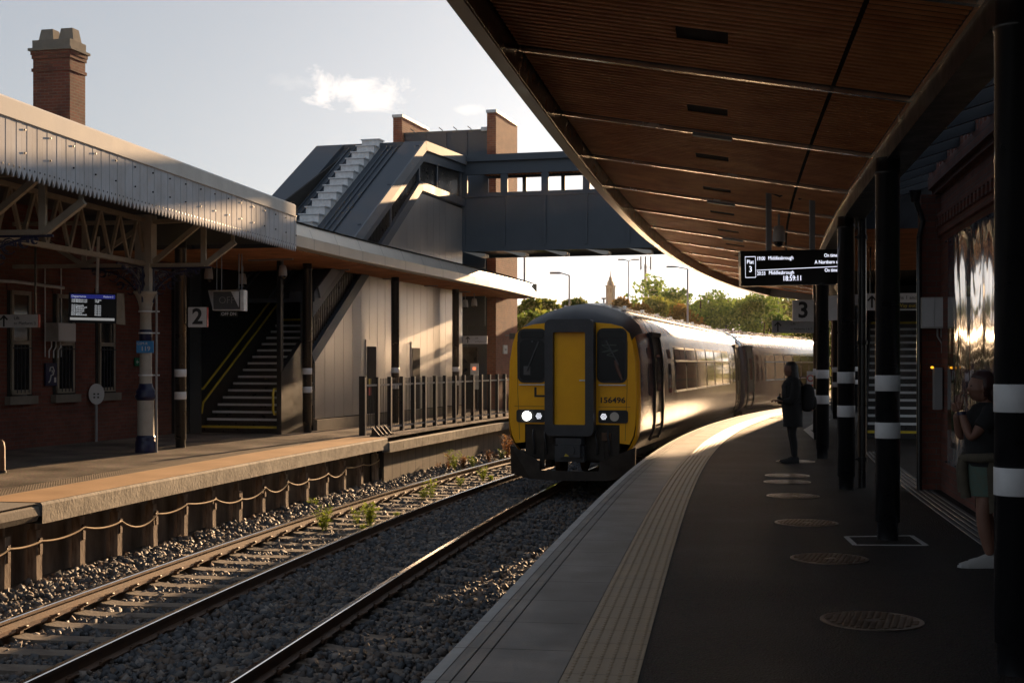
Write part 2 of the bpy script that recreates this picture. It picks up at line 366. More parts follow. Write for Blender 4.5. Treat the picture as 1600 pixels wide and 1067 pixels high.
# guide strips by the wall and at the far end
gs = MB()
for q in range(5): gs.sweep(E3, [(3.86+q*.07,.0),(3.865+q*.07,.006),(3.905+q*.07,.006),(3.91+q*.07,0)], lin(7, 26, .8))
struct(gs.build('drain_channel', M['dgrey']))
w = MB(); w.sweep(E3, [(1.9,.004),(2.05,.004)], lin(33, 44, .5))
a = P(1262,672); b = P(1285,655); c = P(1276,688)
w = MB(); w.add([a+Vector((-.12,0,.005)), a+Vector((.12,0,.005)), b+Vector((.25,0,.005)), b+Vector((-.05,0,.005))], [(0,1,2,3)]); w.add([a+Vector((-.1,0,.006)), a+Vector((.12,.3,.006)), c+Vector((.15,.2,.006)), c+Vector((-.05,-.1,.006))], [(3,2,1,0)])
struct(w.build('painted_line', M['nosing']))
w = MB()
p0 = P(1322,838.5); p1 = P(1424,837); p2 = P(1447,852); p3 = P(1336,851.5)
for a, b in ((p0,p1),(p1,p2),(p2,p3),(p3,p0)): w.bar(a+Vector((0,0,.003)), b+Vector((0,0,.003)), .045, .004)
struct(w.build('column_base_line', M['nosing']))
# ---- ballast
def CT3(y):                                   # distance of the near track's centre right of the far track's left rail
    p = E3.p(y, -1.65); q = T2L.p(y, 0); m = T2L.m(y); return (p.x-q.x)*math.cos(T2L.th(y))-(p.y-q.y)*math.sin(T2L.th(y))
def bz(Y, D):                                # ballast height by distance right of the far track's left rail
    if D < -.55: return -1.10+min(1, (-.55-D)/.6)*.15
    if D < -.1: return -1.085
    if D < 1.6: return -1.15
    if D < CT3(Y)-.8: return -1.075
    return -1.135-max(0, D-3.4)*.05
bl = MB()
rows = []
for y in lin(2, 62, .5):
    w3 = (E3.p(y, -.02)-T2L.p(y, 0)).length
    rows.append([T2L.p(y, D, bz(y, D)-.03+random.uniform(-.012,.012)) for D in (-2.2,-1.6,-1.1,-.8,-.4,0,.5,1,1.5,2,2.4,2.8,3.4,4.0,4.7,5.4,6.2)])
bl.grid(rows); struct(bl.build('ballast_bed', M['earth']))
def ballast_mat():
    m, nt, b = new_mat('ballast stone'); N = nt.nodes.new; L = nt.links.new
    gi = N('ShaderNodeNewGeometry'); cr = N('ShaderNodeValToRGB'); L(gi.outputs['Random Per Island'], cr.inputs[0])
    e = cr.color_ramp.elements; e[0].color = (.060,.064,.070,1); e[1].color = (.25,.23,.21,1)
    q = e.new(.45); q.color = (.095,.100,.108,1); q = e.new(.62); q.color = (.14,.10,.072,1); q = e.new(.75); q.color = (.14,.14,.14,1); q = e.new(.88); q.color = (.17,.12,.085,1)
    L(cr.outputs[0], b.inputs['Base Color']); b.inputs['Roughness'].default_value = .7
    return m
M['ballast'] = ballast_mat()
def stones(name, Ya, Yb, Da, Db, dens, size, lift=.0):
    base = np.array([(-1,-1,-1),(1,-1,-1),(1,1,-1),(-1,1,-1),(-1,-1,1),(1,-1,1),(1,1,1),(-1,1,1)], float)*.5
    tri = np.array([(0,2,1),(0,3,2),(4,5,6),(4,6,7),(0,1,5),(0,5,4),(1,2,6),(1,6,5),(2,3,7),(2,7,6),(3,0,4),(3,4,7)])
    pos = []; sz = []
    n = int((Yb-Ya)*(Db-Da)*dens)
    for _ in range(n):
        y = random.uniform(Ya, Yb); D = random.uniform(Da, Db); p = T2L.p(y, D, 0)
        if p.x > E3.x(p.y)-.06: continue
        if p.x < E2.x(p.y)-.22: continue
        on = 0
        for c0 in (.7525, CT3(y)):           # keep most stones off the sleepers' tops
            if abs(D-c0) < .75 or (c0 > 2 and D > c0):
                yy = y if c0 < 2 else p.y+(p.x-E3.x(p.y))*E3.m(p.y)/(1+E3.m(p.y)**2)
                f = (sleep_phase(yy, c0 > 2) % 1.0)
                if f < .40 and random.random() < (.93 if c0 < 2 else .72): on = 1
        if on: continue
        if min(abs(D), abs(D-1.505)) < .11 or abs(D-CT3(y)+.7525) < .11: continue
        z = bz(p.y, D)+random.uniform(-.035,.012)+lift
        if -.5 < D < -.25: z += .02
        pos.append((p.x, p.y, z)); sz.append(size*random.choice((.55,.8,1,1,1.2,1.5))*random.uniform(.85,1.15))
    pos = np.array(pos); sz = np.array(sz); n = len(pos)
    V = base[None]+rng.uniform(-.22,.22,(n,8,3)); V *= (sz[:,None]*rng.uniform(.6,1.15,(n,3)))[:,None,:]
    q = rng.normal(size=(n,4)); q /= np.linalg.norm(q,axis=1)[:,None]; w,x,y,z = q.T
    Rm = np.stack([1-2*(y*y+z*z),2*(x*y-z*w),2*(x*z+y*w),2*(x*y+z*w),1-2*(x*x+z*z),2*(y*z-x*w),2*(x*z-y*w),2*(y*z+x*w),1-2*(x*x+y*y)],1).reshape(n,3,3)
    V = np.einsum('nij,nkj->nki', Rm, V)+pos[:,None,:]
    me = bpy.data.meshes.new(name); F = (tri[None]+8*np.arange(n)[:,None,None]).reshape(-1)
    me.vertices.add(8*n); me.vertices.foreach_set('co', V.reshape(-1)); me.loops.add(len(F)); me.loops.foreach_set('vertex_index', F.astype(np.int32))
    k = len(F)//3; me.polygons.add(k); me.polygons.foreach_set('loop_start', np.arange(0, 3*k, 3, dtype=np.int32)); me.update(calc_edges=True); me.validate()
    me.materials.append(M['ballast']); o = bpy.data.objects.new(name, me); C.objects.link(o); return o
SLEEP = .66
def sleep_phase(Y, near): return (Y+.0)/(SLEEP*.975)+(.35 if near else 0)
stones_list = [('ballast', 8.5, 20, -1.3, 6.0, 420, .050), ('ballast', 20, 32, -1.3, 5.4, 300, .056), ('ballast', 32, 48, -1.3, 3.4, 150, .075)]
for a in stones_list: struct(stones(*a), 'stuff')
# ---- tracks
RP = [(-.07,-.155),(-.07,-.142),(-.012,-.122),(-.009,-.05),(-.034,-.036),(-.036,-.006),(-.027,0),(.027,0),(.036,-.006),(.034,-.036),(.009,-.05),(.012,-.122),(.07,-.142),(.07,-.155)]
def e_clip(sd):
    m = MB(); m.box(-.045 if sd < 0 else .0, 0 if sd < 0 else .045, -.035, .035, 0, .05)
    pts = [(sd*.02,-.06,.02),(sd*.05,-.055,.055),(sd*.085,-.02,.075),(sd*.09,.03,.07),(sd*.05,.06,.045),(sd*-.02,.04,.045)]
    m.tube(pts, .011, 6); m.tube([(sd*.03,-.07,.03),(sd*.03,.07,.03)], .013, 6); return m
def track(cv, Dc, label, ya, yb, sa, sb, near):
    T = thing('railway_track', label, 'railway track', cv.p(20, Dc, RT-.165), 'railway tracks between the platforms')
    for sg in (-1, 1):
        r = MB(); r.sweep(cv, [(Dc+sg*.7525+d, RT+z-(.10 if near and sg > 0 else 0)) for d, z in RP], lin(ya, yb, 1.0), True, True, mis=[0]*5+[1]*3+[0]*6)
        r.build('rail', [M['rust'], M['railtop']], T)
    sm = MB()
    prof = [(-1.3,0),(-.95,.0),(-.5,-.035),(.5,-.035),(.95,0),(1.3,0)]
    sm.prism([(x, -.125, z) for x, z in prof]+[(1.3,-.125,-.15),(-1.3,-.125,-.15)], (0,.25,0))
    k = 0; first = None; n = 0
    i0 = int(math.ceil(sleep_phase(sa, near)))
    clips = {sd: None for sd in (-1, 1)}
    while True:
        Y = (i0+n-(.35 if near else 0))*(SLEEP*.975)+.125
        if Y > sb: break
        c = cv.p(Y, Dc, RT-.165); th = cv.th(Y)
        # the stone test works on world Y of the sleeper's own line
        if first is None:
            first = sm.build('sleeper', M['sleeper'], None); first.parent = T; s_ = first
            for sg in (-1, 1):
                for sd in (-1, 1):
                    if clips[sd] is None: o = e_clip(sd).build('rail_clip', M['rust'], None); clips[sd] = o
                    else: o = clips[sd].copy(); C.objects.link(o)
                    o.parent = first; o.location = (sg*.7525+sd*.06, 0, .0)
        else:
            s_ = first.copy(); C.objects.link(s_); s_.parent = T
            if Y < 34:
                for ch in list(first.children): o = ch.copy(); C.objects.link(o); o.parent = s_
        s_.location = c-T.location-Vector((0,0,.05 if near else 0)); s_.rotation_euler = (0,R(3.8) if near else 0,-th+random.uniform(-.006,.006))
        n += 1
    return T
track(T2L, .7525, 'sunlit far track of two rails on concrete sleepers beside the old platform', 2, 60, 10.5, 48, False)
track(E3, -1.65, 'shaded near track that the yellow fronted train stands on', 2, 75, 8.5, 30, True)
# ---- platform two: old part with coping, lower new strip past the fence
Y2a = lin(15.95, 29.9, .5)
p2 = MB(); p2.sweep(E2, [(-9,-.004),(-.02,-.004)], lin(2, 62, 1.5)); struct(p2.build('platform_surface', M['asphalt2']))
cp = MB(); cp.sweep(E2, [(-.45,-.25),(0,-.25),(.0,-.03),(-.02,.002),(-.86,.002)][::-1], Y2a, False)
cp.mi = 0
e = []
struct(cp.build('platform_coping', M['coping']))
tp = MB(); tp.sweep(E2, [(-.90,.006),(-.03,.006)], Y2a); struct(tp.build('edge_paving', M['copet']))
old = MB()
for i in range(9):
    ya = 15.93-(i+1)*1.15; yb = 15.93-i*1.15-.02
    old.sweep(E2, [(-.8,.004),(-.07,.0),(-.02,-.05),(-.01,-.14),(-.05,-.21),(-.4,-.22)], lin(ya, yb, .2))
struct(old.build('platform_coping', M['stone']))
tb = MB()
y = 11.0
while y < 29.0:
    y2 = y+.392
    tb.sweep(E2, [(-1.36,0),(-1.36,.006),(-.92,.006),(-.92,0)], [y+.004, y2-.004])
    for q in range(6):
        yy = y+(q+.5)*(y2-y)/6
        for r in range(6):
            c = E2.p(yy, -1.33+r*.073, .006); tb.add([c+Vector(v) for v in ((-.012,-.012,0),(.012,-.012,0),(.012,.012,0),(-.012,.012,0),(0,0,.009))], [(0,1,4),(1,2,4),(2,3,4),(3,0,4)])
    y = y2
struct(tb.build('tactile_paving', M['tact2']))
pv = MB()
for y in lin(12, 30, .11):
    pv.sweep(E2, [(-3.4,.002),(-3.4,.004),(-1.4,.004),(-1.4,.002)], [y+.006, y+.104])
struct(pv.build('block_paving', M['asphalt2']))
# wall below the coping
pw = MB(); pw.sweep(E2, [(-.42,-1.6),(-.42,-.24)], lin(3, 29.9, 1)); struct(pw.build('platform_wall', M['dirtwall']))
NL = Curve([(29.75,-2.74),(34.9,-1.66),(40.3,-.22)], 29.7, 40.3, 1, .30)
ns_ = MB(); ns_.sweep(NL, [(-3,-.12),(-.9,-.12),(-.9,-.118),(0,-.118)], lin(29.95, 58, 1.5)); struct(ns_.build('platform_step', M['panel']))
nc = MB(); y = 29.95
while y < 56:
    nc.sweep(NL, [(-.6,-.13),(-.6,-.105),(0,-.105),(.02,-.12),(.02,-.33),(-.12,-.33)], [y, y+.47]); y += .48
struct(nc.build('platform_coping', M['coping']))
st_ = MB(); st_.sweep(NL, [(-.75,-.1),(-.75,-.085),(-.62,-.085),(-.62,-.1)], lin(30.1, 56, 1)); struct(st_.build('edge_line', M['nosing']))
nw = MB(); y = 29.95
while y < 56:
    nw.sweep(NL, [(-.14,-1.6),(-.12,-1.59),(-.12,-.33)], [y+.008, y+.56]); y += .57
struct(nw.build('platform_wall', M['panel']))
nw = MB(); nw.sweep(NL, [(-.16,-1.6),(-.16,-.33)], lin(29.95, 56, 1)); nw.quad(NL.p(29.95,-.16,-1.6), NL.p(29.95,-.7,-1.6), NL.p(29.95,-.7,-.12), NL.p(29.95,-.16,-.12)); struct(nw.build('platform_wall', M['joint']))
# posts and rope under platform two
pp = [(54.4,901),(122.5,881),(181,861),(237,848),(285,836),(330,815.6),(370.6,808),(408,796.5),(444,789),(476,779.6),(507,771),(535,764.7),(562,759),(586.5,753.4)]
ph = [.62,.66,.62,.60,.64,.60,.50,.60,.60,.55,.58,.62,.60,.62]
tops = []
for i in range(-3, 14):
    if i >= 0: px = (pp[i][0]-HX)/FPX; Yp = None
    Yp = {-3:13.6,-2:14.6,-1:15.5}.get(i) or min(((abs(E2.p(y,-.24).x/E2.p(y,-.24).y-px), y) for y in np.arange(15, 32, .02)))[1]
    c = E2.p(Yp, -.24); th = E2.th(Yp); h = ph[max(i, 0)]
    o = thing('timber_post', None, 'post', (c.x, c.y, -1.05), 'timber posts under the far platform edge')
    o['label'] = 'weathered timber post holding up the rope under the far platform edge'
    m = MB(fr(c, th, -1.05)); a = random.uniform(-.012,.012)
    m.prism([(-.06,-.065,0),(.06,-.065,0),(.062,.06,0),(-.058,.062,0)], (a, 0, h+.08)); m.mi = 0
    m.box(-.04,.03,-.05,-.0,h+.08,h+.20); m.build('post', M['timber'], o)
    k = MB(fr(c, th, -1.05)); k.box(.062,.085,-.03,.03,h-.22,h-.02); k.cyl((.07,-.05,h-.06),(.07,.02,h-.06),.02,n=8); k.build('bracket', M['rust'], o)
    tops.append(Vector((c.x, c.y, -1.05+h-.06))+Matrix.Rotation(-th,3,'Z') @ Vector((.085,0,0)))
rp = []
for i in range(len(tops)-1):
    a, b = tops[i], tops[i+1]; sg = random.uniform(.02,.075)
    if i in (10, 5, 13): sg = .13
    for q in range(8): f = q/8; rp.append(a.lerp(b, f)-Vector((0,0,sg*4*f*(1-f))))
rp.append(tops[-1]); r = MB(); r.tube(rp, .013, 7); tag(r.build('rope', M['rope']), 'tan rope slung along the timber posts under the far platform', 'rope')
# ------------------------------------------------------------------ platform three canopy
M['soffit_metal'] = mat('soffit strip', (.78,.70,.60), .24, .9, .1, 3, rvar=.05)
M['bronze'] = mat('fascia metal', (.36,.33,.29), .38, .75, .12, 2, rvar=.08)
YC0, YC1 = -30.0, 48.6
can = thing('platform_canopy', 'long curved platform canopy with a timber slatted ceiling over the right platform', 'canopy', E3.p(20, 1.5, 4.3))
ysC = lin(YC0, YC1, .8)
def sofz(D): return 4.27-(D-.1)*(.50/3.0)
f = MB()
f.sweep(E3, [(-.19,4.13),(-.19,4.10),(-.30,4.10),(-.32,4.12),(-.32,4.30),(-.30,4.31),(-.30,4.52),(-.1,4.60)], ysC)
f.build('fascia', M['bronze'], can)
f = MB(); f.sweep(E3, [(-.20,4.12),(-.185,4.125),(-.15,4.345)], ysC); f.build('ceiling_edge', M['black'], can)
f = MB(); f.sweep(E3, [(-.3,4.56),(-.1,4.62),(3.3,4.52),(3.34,4.4)], ysC); f.build('roof_sheet', M['dgrey'], can)
p_, q_ = E3.p(YC1,-.3,4.1), E3.p(YC1,3.3,3.6)
f = MB(); f.quad(p_, q_, q_+Vector((0,0,.93)), p_+Vector((0,0,.5))); f.build('end_fascia', M['bronze'], can)
f = MB(); f.sweep(E3, [(3.05,3.74),(3.05,3.56),(3.33,3.56),(3.35,4.42),(3.25,4.42)], ysC); f.build('gutter_beam', M['blackm'], can)
f = MB(); f.sweep(E3, [(3.025,3.775),(3.03,3.735),(3.06,3.735),(3.06,3.775)], ysC); f.build('edge_trim', M['soffit_metal'], can)
stripY = [8.35+2.92*k for k in range(-13, 14)]
def slats(mb, ya, yb):
    y = ya+.07; ysl = (ya+yb)/2+.25
    while y < yb-.05:
        th = E3.th(y)
        for D0, D1 in (((-.14,2.40),(2.435,3.02)) if abs(y-ysl) > .17 or yb-ya < 2 else ((-.14,1.2),(1.58,2.40),(2.435,3.02))):
            a0 = E3.p(y, D0, sofz(D0)); a1 = E3.p(y, D1, sofz(D1)); mb.bar(a0, a1, .058, .014)
        y += .118
for k in range(len(stripY)-1):
    ya, yb = stripY[k], stripY[k+1]
    if ya > YC1: break
    yb = min(yb, YC1)
    m = MB(); slats(m, ya, yb); m.mi = 1
    m.sweep(E3, [(-.16,4.31+.07),(3.04,3.77+.07)], lin(ya, yb, .7)); m.build('ceiling_panel', [M['wood3'], M['woodd']], can)
    if ya < YC1:
        t = MB(); a0 = E3.p(ya,-.15,sofz(-.15)-.012); a1 = E3.p(ya,3.03,sofz(3.03)-.012); t.bar(a0, a1, .062, .05); t.build('ceiling_strip', M['soffit_metal'], can)
    if k % 2 == 1 and ya < 46:
        t = MB(); a0 = E3.p(ya,1.22,sofz(1.22)-.045); a1 = E3.p(ya,1.62,sofz(1.62)-.045); t.bar(a0, a1, .085, .035); t.build('light_fitting', M['grey'], can)
    if yb-ya > 2 :
        t = MB(); ym = (ya+yb)/2+.25; a0 = E3.p(ym,1.2,sofz(1.2)+.025); a1 = E3.p(ym,1.58,sofz(1.58)+.025); t.bar(a0, a1, .34, .03); t.build('speaker_slot', M['woodd'], can)
# columns
colY = [-9.6, -4.0, 1.6, 7.17, 12.65, 17.7, 23.4, 29.0, 34.6, 40.2, 45.8]
colL = {7.17:'nearest black column with two white bands at the right edge of the photograph',
        12.65:'second black column from the right, standing in a white painted outline',
        17.7:'third black column from the right with a downpipe behind it',
        23.4:'fourth black column from the right, nearest the standing person with a backpack'}
def column(c, th, top, r=.1125, ztop=None):
    o = thing('canopy_column', None, 'column', (c[0], c[1], 0), 'black banded columns of the right platform')
    m = MB(Matrix.Translation(Vector((c[0], c[1], 0))))
    m.lathe([(r*.86,0),(r*.86,.16),(r,.165),(r,top-.16),(r*1.06,top-.155),(r*1.06,top-.12),(r,top-.115),(r,top)], n=28)
    m.build('shaft', M['black'], o)
    for z in (.95, 1.392):
        b = MB(Matrix.Translation(Vector((c[0], c[1], 0)))); b.lathe([(r+.002,z),(r+.0035,z+.002),(r+.0035,z+.146),(r+.002,z+.148)], n=28); b.build('white_band', M['band'], o)
    return o
for y in colY:
    cx_ = {7.17:2.69,12.65:3.535,17.7:4.40,23.4:5.405,29.0:6.61}.get(y); c = Vector((cx_,y,0)) if cx_ else E3.p(y+3.06*E3.m(y), 3.06); o = column(c, 0, 3.58); o['label'] = colL.get(y, 'black canopy column with two white bands at the far end of the platform')
    if y < 5: o['label'] = 'black canopy column with two white bands outside the photograph'
# downpipe
c = at(1347, 600, 17.9)
o = thing('downpipe', 'black downpipe rising beside the third column', 'downpipe', (c.x, c.y, 0))
m = MB(); m.cyl((c.x,c.y,0),(c.x,c.y,3.7),.055,n=16); m.build('pipe', M['black'], o)
for z in (.35, 1.9, 3.3):
    m = MB(); m.cyl((c.x,c.y,z),(c.x,c.y,z+.06),.068,n=16); m.bar((c.x,c.y,z+.03),(c.x-.2,c.y-.03,z+.03),.03,.02); m.build('bracket', M['blackm'], o)
# skylight strip between the beam and the station wall
m_, nt, b = new_mat('roof glass'); b.inputs['Base Color'].default_value = (.55,.62,.7,1); b.inputs['Transmission Weight'].default_value = 0; b.inputs['Roughness'].default_value = .12
tr = nt.nodes.new('ShaderNodeBsdfTransparent'); tr.inputs[0].default_value = (.8,.85,.92,1); gl = nt.nodes.new('ShaderNodeBsdfGlossy'); gl.inputs['Roughness'].default_value = .08
ms = nt.nodes.new('ShaderNodeMixShader'); ms.inputs[0].default_value = .12; nt.links.new(tr.outputs[0], ms.inputs[1]); nt.links.new(gl.outputs[0], ms.inputs[2]); nt.links.new(ms.outputs[0], nt.nodes['Material Output'].inputs[0]); M['rglass'] = m_
sk = thing('glazed_roof', 'dark ribbed glass roof between the canopy and the right station wall', 'glass roof', E3.p(14, 3.8, 4.0))
for k, y in enumerate(lin(1.0, 20.2, 1.0)):
    m = MB(); m.bar(E3.p(y,3.38,3.98), E3.p(y+.02,4.62,4.36), .09, .16); m.build('rafter', M['blackm'], sk)
    if y < 20: m = MB(); m.sweep(E3, [(3.36,4.07),(4.62,4.46)], [y+.05, y+.97]); m.build('glass_pane', M['rglass'], sk)
# ------------------------------------------------------------------ station building on the right
WB = [(D,) for D in ()]
b3 = thing('station_building', 'dark red brick station building with dentilled cornice on the right platform', 'building', E3.p(12, 4.5, 0))
W0, W1 = -32.0, 18.68
m = MB(); ysW = lin(W0, W1, .8); m.sweep(E3, [(4.29,0),(4.29,4.12),(4.9,4.12)], ysW)
pe = E3.p(W1, 4.29, 0); qe = E3.p(W1, 6.5, 0); m.quad(pe, pe+Vector((0,0,4.12)), qe+Vector((0,0,4.12)), qe); m.build('wall', M['brick3'], b3)
m = MB()
m.sweep(E3, [(4.29,3.86),(4.23,3.88),(4.23,3.95),(4.18,3.96),(4.18,4.13),(4.6,4.14)], ysW)
m.sweep(E3, [(4.29,3.30),(4.25,3.31),(4.25,3.40),(4.29,3.41)], ysW)
m.sweep(E3, [(4.29,3.53),(4.24,3.54),(4.24,3.60),(4.29,3.61)], ysW)
for y in lin(4, W1, .235):
    M0 = fr(E3.p(y, 4.26, 0), E3.th(y)); m.M = M0
    m.box(-.035,.03,-.055,.055,3.41,3.53); m.box(-.06,.0,-.055,.055,4.14,4.26)
m.M = None; m.build('cornice', M['brick3'], b3)
m = MB(fr(E3.p(18.46, 4.29), E3.th(18.46))); m.box(-.24,.0,-.16,.2,0,3.86); m.build('pilaster', M['brick3'], b3)
m = MB(); m.sweep(E3, [(4.9,4.11),(9,4.3)], ysW); m.build('roof', M['dgrey'], b3)
# glossy banner on the wall
def banner_mat():
    m, nt, b = new_mat('printed banner'); N = nt.nodes.new; L = nt.links.new
    tc = N('ShaderNodeTexCoord'); sp = N('ShaderNodeSeparateXYZ'); L(tc.outputs['UV'], sp.inputs[0])
    ns = N('ShaderNodeTexNoise'); ns.inputs['Scale'].default_value = 1.6; ns.inputs['Detail'].default_value = 4; ns.inputs['Distortion'].default_value = 1.2; L(tc.outputs['UV'], ns.inputs['Vector'])
    c1 = N('ShaderNodeValToRGB'); L(ns.outputs['Fac'], c1.inputs[0]); e = c1.color_ramp.elements; e[0].position = .3; e[0].color = (.03,.07,.03,1); e[1].position = .75; e[1].color = (.22,.10,.20,1)
    for p, c in ((.42,(.05,.11,.04)),(.5,(.12,.13,.05)),(.6,(.05,.07,.16))): q = e.new(p); q.color = c+(1,)
    rz = N('ShaderNodeValToRGB'); rz.color_ramp.interpolation = 'CONSTANT'; mr = N('ShaderNodeMapRange'); L(sp.outputs['Y'], mr.inputs['Value']); mr.inputs['From Min'].default_value = .4; mr.inputs['From Max'].default_value = 3.2; L(mr.outputs[0], rz.inputs[0])
    e = rz.color_ramp.elements; e[0].color = (0,0,0,1); e[1].position = .15; e[1].color = (1,1,1,1)
    mx = N('ShaderNodeMix'); mx.data_type = 'RGBA'; L(rz.outputs[0], mx.inputs['Factor']); mx.inputs[6].default_value = (.45,.45,.45,1); L(c1.outputs[0], mx.inputs[7])
    r3 = N('ShaderNodeMapRange'); L(sp.outputs['Y'], r3.inputs['Value']); r3.inputs['From Min'].default_value = 2.3; r3.inputs['From Max'].default_value = 2.45
    m3 = N('ShaderNodeMix'); m3.data_type = 'RGBA'; L(r3.outputs[0], m3.inputs['Factor']); L(mx.outputs[2], m3.inputs[6]); m3.inputs[7].default_value = (.035,.055,.11,1)
    L(m3.outputs[2], b.inputs['Base Color']); b.inputs['Roughness'].default_value = .12; b.inputs['Specular IOR Level'].default_value = .9; b.inputs['Coat Weight'].default_value = 1; b.inputs['Coat Roughness'].default_value = .05
    n2 = N('ShaderNodeTexNoise'); n2.inputs['Scale'].default_value = 1.3; n2.inputs['Detail'].default_value = 1.5; n2.inputs['Distortion'].default_value = 1.0
    mp = N('ShaderNodeMapping'); mp.inputs['Scale'].default_value = (1.1,.55,1); L(tc.outputs['UV'], mp.inputs[0]); L(mp.outputs[0], n2.inputs['Vector'])
    bp = N('ShaderNodeBump'); bp.inputs['Distance'].default_value = .028; L(n2.outputs['Fac'], bp.inputs['Height']); L(bp.outputs[0], b.inputs['Normal']); L(bp.outputs[0], b.inputs['Coat Normal'])
    return m
bn = thing('wall_banner', 'large glossy rippled vinyl banner hung on the right brick wall', 'banner', E3.p(14, 4.34, .4))
m = MB(); rows = []
for y in lin(11.1, 17.45, .12):
    rows.append([E3.p(y, 4.265-.012*abs(math.sin(y*2.1+.3*z)), z) for z in lin(.4, 3.2, .2)])
m.grid(rows); m.build('sheet', banner_mat(), bn)
m = MB()
for y in lin(11.1, 17.45, .7):
    for z in (.43, 3.17): p = E3.p(y, 4.25, z); m.cyl(p, E3.p(y, 4.23, z), .012, n=8)
m.build('fixings', M['blackm'], bn)
for z, s_, q, yy in ((2.80,.34,'FAVOURITE PARK',14.2),(.66,.10,'STATION',16.9),(.66,.10,'COUNCIL',16.0)):
    th = E3.th(14); p = E3.p(yy, 4.245, z); vs, fs = text(q if z < 2 else 'STATION PARK', s_, p, (math.sin(th)*-1,-math.cos(th),0), (0,0,1), .001)
    if z < 2: m = MB(); m.add(vs, fs, False); m.build('lettering', M['signb'], bn)
# small fittings on the wall end
c = at(1459, 489, 17.45)
o = thing('wall_cabinet', 'pale grey electrical cabinet on the end of the right brick wall', 'cabinet', c)
m = MB(fr(c, .15)); m.box(-.165,.165,-.1,.1,-.2,.2); m.build('case', M['white'], o)
m = MB(fr(c, .15)); m.box(-.155,-.01,-.106,-.1,-.18,.18); m.box(.0,.155,-.106,-.1,-.18,.18); m.cyl((-.03,-.106,0),(-.03,-.12,0),.01,n=8); m.build('door', M['signw'], o)
for dx in (-.05, 0, .06):
    m = MB(); b_ = c+Vector((dx+.1,0,-.2)); m.tube([b_, b_+Vector((0,0,-.1)), b_+Vector((.06,0,-.2)), b_+Vector((.06,0,-.32))], .014, 7); m.build('conduit', M['grey'], o)
c = at(1465, 607, 17.3)
o = thing('help_point', 'slim grey help point box with amber light on the right wall', 'help point', c)
m = MB(fr(c, .15)); m.box(-.05,.05,-.06,.08,-.27,.27); m.build('case', M['grey'], o)
m = MB(fr(at(1456,574,17.3), .15)); m.cyl((0,-.05,0),(0,-.0,0),.016,n=12); m.build('indicator_lamp', emis('amber lamp', (1.,.40,.02), .8), o)
dp = thing('downpipe', 'black downpipe on the near face of the right wall end', 'downpipe', E3.p(18.2,4.2,0))
m = MB(); q = E3.p(18.2, 4.01); m.tube([q+Vector((0,0,.0)), q+Vector((0,0,3.3)), q+Vector((.05,0,3.5)), q+Vector((-.05,0,3.8))], .035, 10); m.build('pipe', M['black'], dp)
m = MB(); m.cyl(q+Vector((-.05,0,3.75)), q+Vector((-.05,0,3.9)), .05,.08,n=10); m.build('hopper', M['black'], dp)
# ------------------------------------------------------------------ stairs
def stairs(origin, th, w, n, name_label, rise=.168, going=.272):
    o = thing('staircase', name_label, 'staircase', origin)
    F = fr(origin, th)
    m = MB(F)
    for i in range(n): m.box(-w/2, w/2, i*going, (i+1)*going+.02, max(0,(i-1)*rise-.05), (i+1)*rise)
    m.box(-w/2, w/2, n*going, n*going+1.4, n*rise-.25, n*rise); m.build('steps', M['black'], o)
    for i in range(n):
        k = MB(F); k.box(-w/2+.02, w/2-.02, i*going-.007, i*going+.055, (i+1)*rise-.05, (i+1)*rise+.004)
        k.build('nosing', M['yell'] if i in (0, n-1) else M['band'], o)
    return o, F
# right platform staircase, rising away
oS = P(1354, 684.5, 0); thS = math.atan(.285)
ctr = oS+Matrix.Rotation(-thS,3,'Z') @ Vector((1.15,0,0))
s3, F3 = stairs(ctr, thS, 2.3, 16, 'dark staircase with white step edges behind the right platform columns')
m = MB(F3); m.prism([(-1.2,-.15,0),(-1.2,-.15,1.0),(-1.2,5.0,4.0),(-1.2,9.0,6.8),(-1.2,9.0,0)], (.06,0,0)); m.build('left_panel', M['blackm'], s3)
m = MB(F3); m.prism([(1.16,-.15,0),(1.16,-.15,3.6),(1.16,9.0,7.6),(1.16,9.0,0)], (.06,0,0)); m.box(-1.14,1.16,6.0,6.1,0,6); m.build('right_panel', M['blackm'], s3)
m = MB(F3); m.prism([(-1.25,-.2,3.95),(-1.25,-.2,4.3),(-1.25,9.0,8.9),(-1.25,9.0,8.5)], (2.5,0,0)); m.build('roof', M['slate'], s3)
c2 = thing('stair_canopy', 'lower slatted timber canopy roof over the foot of the right staircase', 'canopy', E3.p(28, 5.5, 3.7))
yy = lin(20.6, 41, .8)
m = MB(); m.sweep(E3, [(3.4,3.70),(6.2,3.70)], yy); m.build('backing', M['woodd'], c2)
m = MB(); y = 20.7
while y < 30: m.bar(E3.p(y,3.42,3.67), E3.p(y,6.2,3.67), .055, .035); y += .1
m.build('ceiling', M['wood'], c2)
m = MB(); m.sweep(E3, [(3.4,4.5),(6.25,4.5)], yy); a = E3.p(20.55,3.4,3.64); b = E3.p(20.55,7.5,3.64); m.quad(a, b, b+Vector((0,0,.86)), a+Vector((0,0,.86)))
a = E3.p(20.5,4.0,3.62); b = E3.p(20.5,6.2,3.62); m.build('fascia', M['blackm'], c2)
